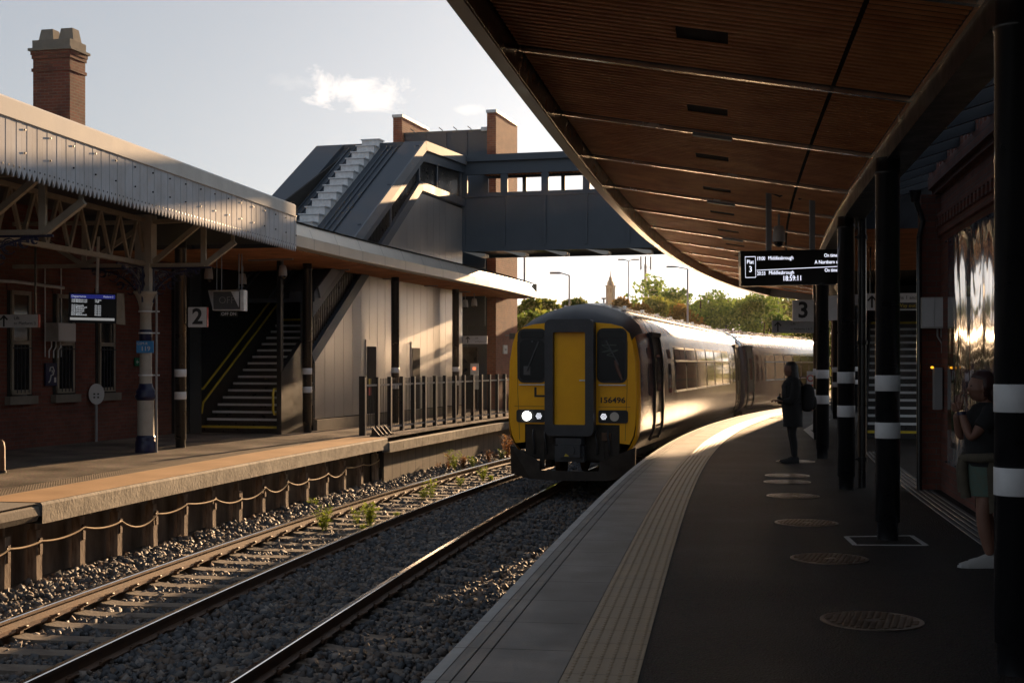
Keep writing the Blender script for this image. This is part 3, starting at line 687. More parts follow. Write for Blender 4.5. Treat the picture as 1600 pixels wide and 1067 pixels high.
# hanging signs
def sign_flag(name, label, c, w, h, th, rows, col, edge=None, ycol=None, dep=.07, group=None, cat='sign'):
    o = thing(name, label, cat, c, group); F = fr(c, th)
    m = MB(F); m.box(-w/2,w/2,0,dep,-h/2,h/2); m.build('panel', col, o)
    if edge: k = MB(F); k.box(w/2,w/2+.012,-.004,dep+.004,-h/2,h/2); k.build('end_cap', edge, o)
    ux = F.to_3x3() @ Vector((1,0,0))
    for body, size, x, z, mt, al in rows:
        vs, fs = text(body, size, F @ Vector((x,-.003,z)), ux, (0,0,1), .0015, al, 1.0, .012 if len(body) == 1 else .0); k = MB(); k.add(vs, fs, False); k.build('lettering', mt, o)
    return o, F
def arrow(F, o, x, z, s, mt):
    k = MB(F)
    k.box(x-.09*s,x+.09*s,-.006,-.001,z-.6*s,z+.5*s); 
    for sg in (-1,1): k.bar((x+sg*.40*s,-.0035,z+.12*s),(x-sg*.02*s,-.0035,z+.58*s),.005,.17*s)
    k.build('arrow', mt, o)
c = at(1397, 471.5, 23.0)
o, F = sign_flag('wayfinding_sign', 'white hanging sign to platforms 1 and 2 and way out by the right stairs', c, .96, .29, .12,
    [('Platforms 1 and 2', .088, .45, .068, M['signb'], 'RIGHT')], M['signw'])
m = MB(F); m.box(-.22,.46,-.006,-.001,-.125,-.015); m.build('way_out_panel', M['signb'], o)
vs, fs = text('Way out', .085, F @ Vector((.36,-.008,-.068)), F.to_3x3() @ Vector((1,0,0)), (0,0,1), .001, 'RIGHT'); m = MB(); m.add(vs, fs, False); m.build('lettering', M['yell'], o)
arrow(F, o, -.37, 0, .17, M['signb'])
m = MB(F); m.box(-.4,-.38,.02,.04,.145,1.1); m.box(.38,.40,.02,.04,.145,1.1); m.build('hanger', M['blackm'], o)
# number three sign and flag sign on the far column
c = at(1255, 485.5, 28.6)
o, F = sign_flag('platform_number_sign', 'white square sign with the number 3 near the far columns', c, .44, .46, .12, [('3', .47, 0, 0, M['signb'], 'CENTER')], M['signw'])
m = MB(F); m.box(.22,.36,.02,.05,.1,.14); m.box(.22,.36,.02,.05,-.14,-.1); m.build('bracket', M['blackm'], o)
c = at(1239, 510.5, 28.9)
o, F = sign_flag('wayfinding_sign', 'pale lift direction sign with an upward arrow under the number 3 sign', c, .88, .27, .12, [('Lift', .08, -.05, .06, M['signb'], 'LEFT'), ('to Platforms 1 & 2', .06, -.05, -.05, M['signb'], 'LEFT')], M['grey'])
arrow(F, o, -.32, 0, .17, M['signb'])
m = MB(F); m.box(.44,.58,.02,.05,.03,.07); m.build('bracket', M['blackm'], o)
c = at(1303, 481, 22.9)
o, F = sign_flag('notice_board', 'small white and red notice fixed edge on beside the fourth column', c, .30, .42, 1.15, [], M['signw'], M['red'])
m = MB(F); m.box(.15,.3,.02,.05,-.02,.02); m.build('bracket', M['blackm'], o)
c = at(1266.5, 613, 47.5)
o, F = sign_flag('warning_sign', 'red and white no entry notice on the gate at the far platform end', c, .26, 1.5, .2, [], M['signw'])
m = MB(F); m.box(-.12,.12,-.012,-.002,-.08,.28); m.box(-.12,.12,-.012,-.002,-.72,-.42); m.build('red_panel', M['red'], o)
m = MB(F); m.cyl((0,-.006,.5),(0,-.02,.5),.12,n=20); m.build('prohibition_disc', M['red'], o)
m = MB(F); m.cyl((0,-.02,.5),(0,-.026,.5),.085,n=20); m.build('disc_face', M['signw'], o)
gt = thing('platform_gate', 'low metal railing gate across the far end of the right platform', 'gate', E3.p(48.4, 2, 0))
for k in range(13): m = MB(); p = E3.p(48.4, .5+k*.22); m.cyl(p, p+Vector((0,0,1.2)), .018, n=6); m.build('bar', M['blackm'], gt)
m = MB(); 
for z in (.25,1.18): m.bar(E3.p(48.4,.5,z), E3.p(48.4,3.15,z), .04, .04)
m.build('rail', M['blackm'], gt)
# departure board
bd = thing('departure_board', 'black hanging departure board showing platform 3 trains and the time', 'departure board', at(1237,418,18.0))
pL, pR = at(1157.5,393,18.0), at(1316.5,389,18.0)
bw = (pR-pL).length; hb = 54.5/FPX*18.0
cB = at(1237, 418.2, 18.0); thB = 0.0
FB = Matrix.Translation(cB) @ Matrix.Rotation(R(-1.2),4,'Y')
m = MB(FB); m.box(-bw/2,bw/2,0,.18,-hb/2,hb/2); m.build('case', M['black'], bd)
m = MB(FB); m.box(-bw/2+.02,bw/2-.02,-.004,-.001,-hb/2+.02,hb/2-.02); m.build('screen', mat('board screen', (.022,.018,.015), .35), bd)
LED = emis('led text', (.82,.85,1.0), .62)
ux = FB.to_3x3() @ Vector((1,0,0)); uz = FB.to_3x3() @ Vector((0,0,1))
def pxb(px, py): return (px-1237)/FPX*18.0, -(py-418.2)/FPX*18.0
for body, size, px, py, al, sx in (('19:00', .068, 1182.5, 403.3, 'LEFT', .72), ('Middlesbrough', .068, 1200.3, 403, 'LEFT', .80), ('On time', .066, 1308.5, 400.5, 'RIGHT', .75), ('A Northern s', .066, 1308.8, 410.8, 'RIGHT', .80),
        ('20:33', .068, 1182.5, 426.5, 'LEFT', .72), ('Middlesbrough', .068, 1200.8, 425.8, 'LEFT', .80), ('On time', .066, 1308.8, 423.6, 'RIGHT', .75), ('18:59:11', .094, 1237.5, 435.2, 'CENTER', .78), ('Plat', .072, 1172.4, 408.3, 'CENTER', .85), ('3', .105, 1172.5, 419.8, 'CENTER', .9)):
    x, z = pxb(px, py); vs, fs = text(body, size*1.05, FB @ Vector((x,-.007,z)), ux, uz, .0008, al, sx); k = MB(); k.add(vs, fs, False); k.build('lettering', LED, bd)
k = MB(FB)
x0, z0 = pxb(1164.5, 400); x1, z1 = pxb(1180.5, 432.3)
for a, b in (((x0,z0),(x1,z0)),((x1,z0),(x1,z1)),((x1,z1),(x0,z1)),((x0,z1),(x0,z0))): k.bar((a[0],-.006,a[1]),(b[0],-.006,b[1]),.003,.006)
a = pxb(1182,421.3); b = pxb(1309,418.0); k.bar((a[0],-.006,a[1]),(b[0],-.006,b[1]),.003,.006); k.build('lines', LED, bd)
for px, pt in ((1201,290),(1269,303)):
    a = at(px, 392, 18.05); b = at(px, pt, 18.05); m = MB(); m.bar(a, b+Vector((0,0,.02)), .066, .066, (0,1,0)); m.build('support_pole', M['grey'], bd)
m = MB(); a = at(1201,300,18.05); b = at(1236,303,18.05); c = at(1269,306,18.05); m.tube([a, a.lerp(b,.5)+Vector((0,0,-.05)), b+Vector((0,0,.06)), b.lerp(c,.4)+Vector((0,0,-.06)), c], .012, 6); m.build('cable', M['black'], bd)
def dome(c, label, s=1.0, group=None):
    o = thing('dome_camera', label, 'camera', c, group)
    m = MB(); m.lathe([(.02*s,.20*s),(.06*s,.19*s),(.075*s,.1*s),(.08*s,.0)], c, 18); m.build('housing', M['white'], o)
    m = MB(); m.lathe([(.012*s,-.062*s),(.04*s,-.05*s),(.058*s,-.025*s),(.062*s,0)], c, 16); m.build('lens_dome', M['glass'], o)
    m = MB(); m.cyl(c+Vector((0,0,.19*s)), c+Vector((0,0,.34*s)), .014*s, n=8); m.build('stem', M['grey'], o); return o
dome(at(1217, 378, 18.9), 'white dome camera hanging behind the departure board', 1.15)
# manholes
mh = [(1362,970,158,8.6),(1296,873,115,11.3),(1260,817,95,13.9),(1239,775,80,16.7),(1230,753,68,18.8),(1230,743,68,19.9),(1243,721,60,22.6)]
ml = ['nearest round rusty access cover in the dark platform surface','second nearest round access cover, beside the white outlined column','third nearest round access cover in the platform','fourth nearest round access cover in the platform','nearer of two access covers close together on the platform','farther of two access covers close together on the platform','farthest round access cover under the standing person\'s feet']
M['cover'] = mat('worn cover', (.30,.24,.19), .34, .85, .25, 14, rvar=.08)
for (px, py, wpx, Yd), lb in zip(mh, ml):
    c = P(px, py); r = .325
    o = thing('access_cover', lb, 'access cover', c, 'round access covers along the platform')
    m = MB(Matrix.Translation(c)); m.lathe([(r,.001),(r,.007),(r*.94,.008),(r*.94,.004),(.001,.004)], n=40, sm=False); m.build('frame', M['cover'], o)
    m = MB(fr(c, E3.th(c.y)-.55))
    for i in range(-5, 6):
        for j in range(-9, 10):
            x = i*.056+(.0 if j % 2 else .028); y = j*.031
            if math.hypot(x, y) < r*.86 and not (abs(x) < .07 and abs(y) < .05): m.box(x-.020,x+.020,y-.008,y+.008,.004,.012)
    m.box(-.05,.05,-.035,.035,.004,.009); m.build('tread_plate', M['cover'], o)
# ------------------------------------------------------------------ the train
M['trainy'] = mat('train yellow', (1.0,.46,.003), .38, 0, .07, 3, spec=.3, coat=0)
M['trainside'] = mat('train side paint', (.045,.043,.060), .17, 0, .12, 2.0, .0002, 3.0, spec=.25, coat=0, stretch=(1,1.6,.35), rvar=.03)
M['trainroof'] = mat('train roof', (.74,.72,.69), .26, .95, .2, 2, rvar=.08)
M['trainnavy'] = mat('train navy', (.022,.022,.05), .22, 0, .1, coat=.6)
M['rubber'] = mat('rubber', (.02,.02,.022), .6, 0, .2)
M['gang'] = mat('gangway grey', (.036,.038,.044), .5, 0, .2, 4)
M['under'] = mat('underframe grime', (.035,.028,.022), .75, .1, .4, 5, .004, 20)
SEC = [(1.15,-.12),(1.25,.02),(1.325,.18),(1.357,.38),(1.365,.8),(1.34,1.7),(1.285,2.1),(1.24,2.3),(1.15,2.49),(.98,2.65),(.73,2.78),(.42,2.89),(0,2.95)]
def ring(y, sx=1.0, ztop=2.95, sec=SEC):
    zs = lambda z: z if z < 1.7 else 1.7+(z-1.7)*(ztop-1.7)/(2.95-1.7)
    return [(-x*sx, y, zs(z)) for x, z in sec]+[(x*sx, y, zs(z)) for x, z in sec[::-1][1:]]
def bodyw(z):
    for (x0,z0),(x1,z1) in zip(SEC, SEC[1:]):
        if z0 <= z <= z1: return x0+(x1-x0)*(z-z0)/(z1-z0)
    return 1.16
def rrect(x0, x1, z0, z1, r, n=4):
    out = []
    for cx, cz, a0 in ((x1-r,z0+r,-90),(x1-r,z1-r,0),(x0+r,z1-r,90),(x0+r,z0+r,180)):
        for i in range(n+1): a = R(a0+90*i/n); out.append((cx+r*math.cos(a), cz+r*math.sin(a)))
    return out
def side_panel(mb, sg, y0, y1, z0, z1, off=.004, r=.06):
    # a pane with rounded corners that follows the curved body side
    zz = [z0, z0+r*.3, z0+r, (z0+z1)/2, z1-r, z1-r*.3, z1]; ins = [r, r*.3, 0, 0, 0, r*.3, r]
    vs = []
    for z, q in zip(zz, ins): vs += [(sg*(bodyw(z)+off), y0+q, z), (sg*(bodyw(z)+off), y1-q, z), (sg*(bodyw(z)-.02), y0+q, z), (sg*(bodyw(z)-.02), y1-q, z)]
    fs = []
    for i in range(6): a = 4*i; fs += [(a,a+1,a+5,a+4), (a+1,a+3,a+7,a+5), (a+2,a,a+4,a+6)]
    fs += [(2,3,1,0), (24,25,27,26)]
    mb.add(vs, fs, False)
def carriage(F, label, cab, L=23.0):
    o = thing('train_carriage', label, 'train carriage', F @ Vector((0, L/2, RT)), 'carriages of the stopping train')
    b = MB(F)
    if cab: rows = [ring(.0,.965,2.48), ring(.03,.98,2.54), ring(.10,.99,2.62), ring(.30,.998,2.74), ring(.7,1,2.85), ring(1.3,1,2.92), ring(1.9)]+[ring(y) for y in lin(2.5, L-.15, 1.0)]+[ring(L-.05,.985), ring(L,.95,2.9)]
    else: rows = [ring(.0,.95,2.9), ring(.05,.985)]+[ring(y) for y in lin(.5, L-.15, 1.0)]+[ring(L,.97)]
    n = len(rows[0]); k0 = len(b.v)
    b.add([p for r in rows for p in r], [])
    for i in range(len(rows)-1):
        for j in range(n-1):
            z = (rows[i][j][2]+rows[i][j+1][2])/2; xx = abs(rows[i][j][0]+rows[i][j+1][0])/2
            y = rows[i+1][j][1]
            roof = j in range(7, n-8)
            mi = 1 if roof else 0
            if cab and y <= .31 and not roof: mi = 2
            elif cab and y <= 1.95 and not roof: mi = 3
            if cab and roof and y <= 1.31: mi = 4
            b.f.append([k0+i*n+j, k0+(i+1)*n+j, k0+(i+1)*n+j+1, k0+i*n+j+1]); b.m.append(mi); b.sm.append(True)
    b.f.append([k0+(len(rows)-1)*n+j for j in range(n)]); b.m.append(3); b.sm.append(False)
    if not cab: b.f.append([k0+j for j in range(n-1,-1,-1)]); b.m.append(3); b.sm.append(False)
    body = b.build('body', [M['trainside'], M['trainroof'], M['trainy'], M['trainnavy'], M['gang']], o)
    # roof details
    m = MB(F)
    for sx in (-1,1):
        for x, z in ((.50,2.865),(.72,2.785),(.99,2.645)): m.box(sx*x-.015, sx*x+.015, 1.6 if cab else .5, L-.4, z, z+.035)
    for y in lin(2.6, L-1, 2.4): m.box(-.20,.20,y,y+.5,2.94,2.99); m.box(.55,.62,y+.2,y+.34,2.84,2.93); m.box(-.62,-.55,y+1.2,y+1.34,2.84,2.93)
    m.box(-.35,.35,L-3.2,L-.6,2.88,2.99) ; m.build('roof_gear', M['trainroof'], o)
    m = MB(F); m.cyl((-.03,3.6,2.9),(-.03,3.6,3.12),.02,n=6); m.cyl((-.03,3.6,3.12),(-.03,3.6,3.15),.06,n=8); m.build('aerial', M['rubber'], o)
    return o, body
def side_kit(o, F, wins, doors, smalls, L):
    for (y0, y1) in wins:
        for sg in ((1,) if True else (1,)):
            w = MB(F); side_panel(w, sg, y0-.05, y1+.05, .97, 2.05, .006, .09); w.build('window_frame', M['alu'], o)
            w = MB(F); side_panel(w, sg, y0, y1, 1.02, 1.69, .011, .06); g_ = w.build('window', M['glass'], o)
            for zz_ in (.985, 1.712): w = MB(F); w.bar((bodyw(zz_)+.016,y0-.03,zz_),(bodyw(zz_)+.016,y1+.03,zz_),.03,.035); w.build('window_sill', M['galv'], o)
            for a, c_ in ((y0, (y0+y1)/2-.02), ((y0+y1)/2+.02, y1)):
                w = MB(F); side_panel(w, sg, a, c_, 1.735, 2.0, .011, .04); w.build('hopper_window', M['glass'], o)
    for (y0, y1) in smalls:
        w = MB(F); side_panel(w, 1, y0, y1, .98, 1.98, .009, .06); w.build('window', M['glass'], o)
    for (y0, y1) in doors:
        w = MB(F)
        zz = [.0,.05,.3,.75,1.2,1.7,2.1,2.25]
        w.mi = 0
        for z0, z1 in zip(zz, zz[1:]): w.add([(bodyw(z0)+.004,y0,z0),(bodyw(z0)+.004,y1,z0),(bodyw(z1)+.004,y1,z1),(bodyw(z1)+.004,y0,z1)], [(0,1,2,3)], True)
        for ya, yb in ((y0-.07,y0+.03),(y1-.03,y1+.07)):
            for z0, z1 in zip(zz, zz[1:]): w.bar((bodyw(z0)+.01,(ya+yb)/2,z0),(bodyw(z1)+.01,(ya+yb)/2,z1),.1,.05,(1,0,0))
        w.bar((bodyw(2.25)+.02,y0-.07,2.28),(bodyw(2.25)+.02,y1+.07,2.28),.09,.09)
        d = w.build('door', M['rubber'], o)
        w = MB(F); side_panel(w, 1, y0+.35, y1-.2, 1.05, 1.85, .012, .06); w.build('door_window', M['glass'], d)
def skirts(o, F, L, cab):
    m = MB(F); m.box(-1.12,1.12,1.0,L-.2,-.28,-.12); m.build('underframe', M['under'], o)
    for a, b in ((5.6,7.4),(8.0,11.6),(12.4,14.6)):
        m = MB(F); m.box(-1.12,1.12,a,b,-.66,-.28); m.box(1.12,1.16,a+.1,a+.7,-.6,-.34); m.box(1.12,1.15,b-.7,b-.2,-.58,-.36); m.build('equipment_box', M['under'], o)
    for yc in (3.7, L-3.7):
        bg = MB(F); bg.box(-1.05,-.9,yc-1.6,yc+1.6,-.62,-.42); bg.box(.9,1.05,yc-1.6,yc+1.6,-.62,-.42); bg.box(-.9,.9,yc-.25,yc+.25,-.6,-.35)
        for s_ in (-1,1):
            bg.cyl((s_*1.05,yc-.35,-.5),(s_*1.05,yc-.35,-.2),.09,n=10); bg.cyl((s_*1.05,yc+.35,-.5),(s_*1.05,yc+.35,-.2),.09,n=10)
            for yw in (yc-1.3, yc+1.3): bg.cbox((s_*1.0,yw,-.5),.14,.34,.26)
        bo = bg.build('bogie', M['under'], o)
        for yw in (yc-1.3, yc+1.3):
            for s_ in (-1,1):
                w = MB(F); w.cyl((s_*.80,yw,-.5),(s_*.69,yw,-.5),.415,n=28); w.build('wheel', M['rust'], bo)
TH1 = math.atan(.262)
c1 = Vector((1.215, 27.22, 0)); F1 = fr(c1, TH1)
car1, body1 = carriage(F1, 'front train carriage with yellow cab end and headlights at the right platform', True)
side_kit(car1, F1, [(5.5,7.4),(7.65,9.56),(9.85,11.85),(12.15,14.05),(14.35,16.3),(16.6,18.6)], [(2.15,3.3),(21.4,22.4)], [(1.35,1.9),(4.35,4.85),(19.1,19.7),(20.2,20.8)], 23)
skirts(car1, F1, 23, True)
# cab face, built proud of the rounded end
m = MB(F1)
zf = [(-.965*1.22,.03),(-.965*1.30,.20),(-.965*1.345,.42),(-.965*1.365,.9),(-.965*1.34,1.7),(-.965*1.285,2.05),(-1.17,2.26),(-1.02,2.39),(-.80,2.45),(-.45,2.48)]
outl = [(x,z) for x,z in zf]+[(-x,z) for x,z in zf[::-1]]
face = [(1.135,.05),(.98,.05),(.98,.40),(-.98,.40),(-.98,.05)]
m.prism([(x,-.015,z) for x,z in outl]+[(x,-.015,z) for x,z in face[1:-1]][0:0]+[(.98,-.015,.05),(.98,-.015,.42),(-.98,-.015,.42),(-.98,-.015,.05)], (0,.06,0))
m.build('cab_front', M['trainy'], car1)
def frontpane(name, x0, x1, z0, z1, y, mt, par, r=.09, dep=.03):
    k = MB(F1); k.prism([(x,y,z) for x,z in rrect(x0,x1,z0,z1,r)], (0,dep,0)); return k.build(name, mt, par)
for sg in (-1,1):
    xa, xb = (.52,1.13) if sg > 0 else (-1.13,-.52)
    frontpane('windscreen_frame', xa, xb, 1.26, 2.36, -.035, M['rubber'], car1, .13)
    fg = frontpane('windscreen', xa+.05, xb-.05, 1.31, 2.13, -.042, M['wind'], car1, .10)
    frontpane('destination_box', xa+.06, xb-.06, 2.16, 2.31, -.041, M['wind'], car1, .05)
    k = MB(F1); k.bar((xa+.2,-.06,1.5 if sg < 0 else 2.1),(xb-.16,-.06,2.1 if sg < 0 else 1.62),.02,.03,(0,1,0)); k.cyl((sg*.82 if sg<0 else .72,-.06,2.1),(sg*.82 if sg<0 else .72,-.03,2.1),.02,n=8); k.build('wiper', M['dgrey'], car1)
    k = MB(F1); k.bar((xa+.04,-.06,1.22),(xb-.02,-.06,1.22),.03,.02); k.build('grab_rail', M['galv'], car1)
    pod = frontpane('headlight_pod', xa-.02 if sg<0 else xa+.03, xb-.03 if sg<0 else xb+.02, .455, .715, -.045, M['rubber'], car1, .05, .05)
    xh = sg*.88 if sg > 0 else -.93
    k = MB(F1); k.cyl((xh,-.045,.585),(xh,-.06,.585),.092,n=24)
    k.build('headlight', emis('lit headlight', (1.0,.98,.86), 8.0) if sg < 0 else M['alu'], car1)
    k = MB(F1); xl = sg*.66 if sg > 0 else -.68
    for i in range(-2,3):
        for j in range(5-abs(i)): k.cyl((xl+(j-(4-abs(i))/2)*.028,-.046,.585+i*.025),(xl+(j-(4-abs(i))/2)*.028,-.052,.585+i*.025),.010,n=6)
    k.build('marker_light', emis('led marker', (.9,.92,1.0), .55), car1)
for x in (-.2,): pass
# gangway
m = MB(F1)
gx, gz0, gz1, gy = .50, .20, 2.54, -.30
for pr in (rrect(-gx,gx,gz0,gz1,.12),):
    n = len(pr); inn = rrect(-.33,.33,.42,2.28,.03)
    vs = [(x,gy,z) for x,z in pr]+[(x,gy,z) for x,z in inn]+[(x,.0,z) for x,z in pr]+[(x,gy+.16,z) for x,z in inn]
    fs = [(i,(i+1)%n,(i+1)%n+n,i+n) for i in range(n)]+[(i,i+2*n,(i+1)%n+2*n,(i+1)%n) for i in range(n)]+[(i+n,(i+1)%n+n,(i+1)%n+3*n,i+3*n) for i in range(n)]
    m.add(vs, fs, False)
gw = m.build('gangway_surround', M['gang'], car1)
m = MB(F1); m.mi = 0
for z in lin(2.02, 2.3, .07):
    for x in lin(0, .42, .08): m.cyl((x,gy-.006,z+.1),(x,gy,z+.1),.006,n=6) if z+.1 > 2.3 else None
for z in lin(.5, 2.2, .085): m.cyl((.42,gy-.006,z),(.42,gy,z),.006,n=6); m.cyl((-.42,gy-.006,z),(-.42,gy,z),.006,n=6)
m.build('rivets', M['dgrey'], gw)
k = MB(F1); k.box(-.325,.325,gy+.13,gy+.17,.42,2.28); gd = k.build('gangway_door', M['trainy'], car1)
k = MB(F1); k.box(.19,.31,gy+.105,gy+.13,1.30,1.325); k.build('door_handle', M['galv'], gd)
k = MB(F1); k.box(-.50,-.36,.0,.001,0,.001)
def decal(body, size, x, z, mt, name='lettering', bold=.004):
    ux = F1.to_3x3() @ Vector((1,0,0)); vs, fs = text(body, size, F1 @ Vector((x,-.0185,z)), ux, (0,0,1), .001, 'CENTER', 1.15, bold); q = MB(); q.add(vs, fs, False); return q.build(name, mt, car1)
for sg in (-1,1):
    for a_, b_ in (((sg*1.09,.10),(sg*1.13,1.1)),((sg*1.13,1.1),(sg*1.14,2.1)),((sg*.56,.43),(sg*.56,1.18))): k = MB(F1); k.bar((a_[0],-.0165,a_[1]),(b_[0],-.0165,b_[1]),.002,.007); k.build('panel_seam', M['rubber'], car1)
    k = MB(F1); k.bar((sg*.55,-.0165,.78),(sg*1.2,-.0165,.78),.002,.006); k.build('panel_seam', M['rubber'], car1)
decal('156496', .155, .83, .91, M['rubber'])
k = MB(F1); k.box(-.78,-.735,-.0195,-.016,.97,1.17); k.box(-.735,-.55,-.0195,-.016,.97,1.01); k.build('letter_mark', M['rubber'], car1)
k = MB(F1)
for a_, b_ in (((.62,2.02),(.92,2.02)),((.62,2.02),(.80,1.93)),((.80,1.93),(.62,1.88)),((.62,1.88),(.95,1.92)),((.95,1.92),(.72,1.82)),((.72,1.82),(.92,1.78))): k.bar((a_[0],-.0435,a_[1]),(b_[0],-.0435,b_[1]),.002,.012)
k.build('windscreen_reflection_or_notice', mat('painted reflection', (.10,.13,.10), .5), car1)  # pale zigzag lines paint a reflection onto the right windscreen
k = MB(F1); k.box(-1.0,-.86,-.0435,-.042,1.42,1.60); k.build('windscreen_reflection_or_notice', mat('pale notice', (.10,.10,.10), .5), car1)
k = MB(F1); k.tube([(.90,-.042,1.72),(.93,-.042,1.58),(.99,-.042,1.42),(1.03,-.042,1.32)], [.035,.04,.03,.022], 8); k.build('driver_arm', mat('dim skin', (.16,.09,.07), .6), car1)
# driver and seat glimpsed through the glass are built as a pale sleeve behind the right screen
# below the cab
m = MB(F1); m.box(-.97,.97,.0,.25,-.25,.44); m.build('coupler_bulkhead', M['under'], car1)
m = MB(F1); m.box(-.26,.26,-.35,0,.02,.16); m.box(-.3,.3,-.25,.05,-.32,.0); m.box(-.2,.25,-.42,-.2,-.22,.03); m.cyl((.05,-.45,-.08),(.05,-.2,-.08),.1,n=12); cpl = m.build('coupler', M['gang'], car1)
m = MB(F1); m.prism([(-.02-.05,-.425,-.2),(-.02+.05,-.425,-.2),(-.02,-.425,-.11)], (0,-.003,0)); m.build('warning_triangle', M['yell'], cpl)
for x in (-.8,-.55,.5,.75): m = MB(F1); m.tube([(x,-.02,.3),(x,-.09,.2),(x+.04,-.1,-.02),(x+.02,-.02,-.18)], .022, 7); m.build('hose', M['rubber'], car1)
m = MB(F1); m.box(.62,.80,-.04,.0,.10,.26); m.build('socket_box', M['rust'], car1)
for sg in (-1,1): m = MB(F1); m.box(sg*.62-.05, sg*.62+.05,-.02,.02,-.5,.2) ; m.build('bracket', M['under'], car1)
m = MB(F1)
top = [(-1.30,.0,-.05),(-.62,-.12,-.36),(.62,-.12,-.36),(1.30,.0,-.05)]; bot = [(-1.28,.0,-.58),(-.8,-.3,-.66),(0,-.42,-.68),(.8,-.3,-.66),(1.28,.0,-.58)]
pl = [(-1.30,.02,-.02),(-.62,-.26,-.32),(-.6,-.28,-.50),(.0,-.38,-.50),(.6,-.28,-.50),(.62,-.26,-.32),(1.30,.02,-.02),(1.28,.02,-.60),(.8,-.26,-.68),(0,-.40,-.69),(-.8,-.26,-.68),(-1.28,.02,-.60)]
m.add([Vector(p) for p in pl]+[Vector(p)+Vector((0,.06,0)) for p in pl], [(0,1,10,11),(1,2,10),(2,3,9,10),(3,4,8,9),(4,5,8),(5,6,7,8)]+[(a+12,b+12,c_+12) for a,b,c_ in ((1,0,10),(2,1,10))]+[(i,(i+1)%12,(i+1)%12+12,i+12) for i in range(12)], False)
m.box(-1.2,1.2,.02,.2,-.3,-.15); m.build('snowplough', M['under'], car1)
TH2 = math.atan(.385)
F2 = fr(Vector((7.18, 49.62, 0)), TH2)
car2, body2 = carriage(F2, 'second train carriage trailing behind the front one round the curve', False)
side_kit(car2, F2, [(4.6,6.4),(6.75,8.65),(9.0,10.9),(11.3,13.2),(13.5,15.5),(15.8,17.8)], [(.9,2.0),(20.5,21.6)], [(2.6,3.15),(3.65,4.15)], 23)
skirts(car2, F2, 23, False)
m = MB(); p = F1 @ Vector((0,22.95,0)); q = F2 @ Vector((0,.05,0)); 
for k in range(6):
    a = p.lerp(q, (k+.5)/6); Mx = fr(a, (TH1+TH2)/2); m.M = Mx; s_ = 1.02 if k % 2 else .97; m.box(-.62*s_,.62*s_,-.05,.05,.1,2.45*(.98+.02*s_))
m.M = None; m.build('gangway_bellows', M['rubber'], car2)
# ------------------------------------------------------------------ old station building and chimney, left
WL = Curve([(25.67,-9.69),(28.6,-8.86),(31.8,-7.95)], 24, 32, 1)
b2 = thing('station_building', 'old red brick station building with barred sash windows on the far platform', 'building', WL.p(27, 0, 0))
m = MB(); m.sweep(WL, [(-7,5.2),(-7,5.0),(0,5.0),(0,0)][::-1], [12, 20, 31.6]); a, b = WL.p(31.6,0,0), WL.p(31.6,-7,0); m.quad(a, b, b+Vector((0,0,5)), a+Vector((0,0,5))); m.build('wall', M['brick2'], b2)
m = MB(); m.sweep(WL, [(.05,0),(.05,.55),(0,.6)], [12,31.5]); m.build('plinth', M['brick2'], b2)
m = MB(); a = [WL.p(12,.3,5.0), WL.p(31.8,.3,5.0), WL.p(28,-3.5,6.8), WL.p(12,-3.5,6.8), WL.p(31.8,-7.3,5.0), WL.p(12,-7.3,5.0)]
m.add(a, [(0,1,2,3),(1,4,2),(4,5,3,2)]); m.build('roof', M['slate'], b2)
for i, Yw in enumerate((23.1, 24.6, 26.1, 27.5, 28.95)):
    c = WL.p(Yw, 0, 0); F = Matrix.Translation(c) @ Matrix.Rotation(R(90)-WL.th(Yw), 4, 'Z')     # local x along the wall, -y outward
    w = .30
    k = MB(F); k.box(-w-.08,w+.08,-.02,.0,1.0,3.1); fw = k.build('window', M['joint'], b2)
    k = MB(F)
    for x0,x1,z0,z1 in ((-w,-w+.06,1.05,3.05),(w-.06,w,1.05,3.05),(-w,w,1.05,1.14),(-w,w,2.98,3.06),(-w,w,2.02,2.10)): k.box(x0,x1,-.06,-.02,z0,z1)
    k.build('frame', M['cream'], fw)
    k = MB(F); k.box(-w+.05,w-.05,-.035,-.022,1.1,3.0); k.build('pane', M['glass'], fw)
    k = MB(F)
    for x in (-.18,-.06,.06,.18): k.cyl((x,-.09,1.08),(x,-.09,2.0),.010,n=5)
    k.bar((-w,-.09,1.95),(w,-.09,1.95),.02,.02); k.build('bars', M['blackm'], fw)
    k = MB(F); k.box(-w-.14,w+.14,-.12,0,.86,1.02); k.build('sill', M['stone'], b2)
    k = MB(F); k.prism([(-w-.1,-.03,3.06),(w+.1,-.03,3.06),(w+.12,-.03,3.24),(0,-.03,3.36),(-w-.12,-.03,3.24)], (0,.03,0)); k.build('arch', M['brick2'], b2)
ch = thing('chimney', 'tall red brick chimney with two square pots above the old station roof', 'chimney', at(90, 190, 34))
cc = at(86.5, 190, 34); F = fr(Vector((cc.x, cc.y+.3, 0)), .23)
def pz(py, Y=34): return EYE-(py-HY)*Y/FPX
m = MB(F); m.box(-.52,.52,-.36,.36,4.5,pz(82)); m.box(-.55,.55,-.39,.39,pz(112),pz(107)); m.box(-.545,.545,-.39,.39,pz(92),pz(86)); m.box(-.565,.565,-.41,.41,pz(86),pz(80)); m.build('stack', M['brickc'], ch)
m = MB(F); m.box(-.61,.61,-.46,.46,pz(80),pz(76)); m.box(-.53,.53,-.38,.38,pz(76),pz(63)); m.build('cap', M['stone'], ch)
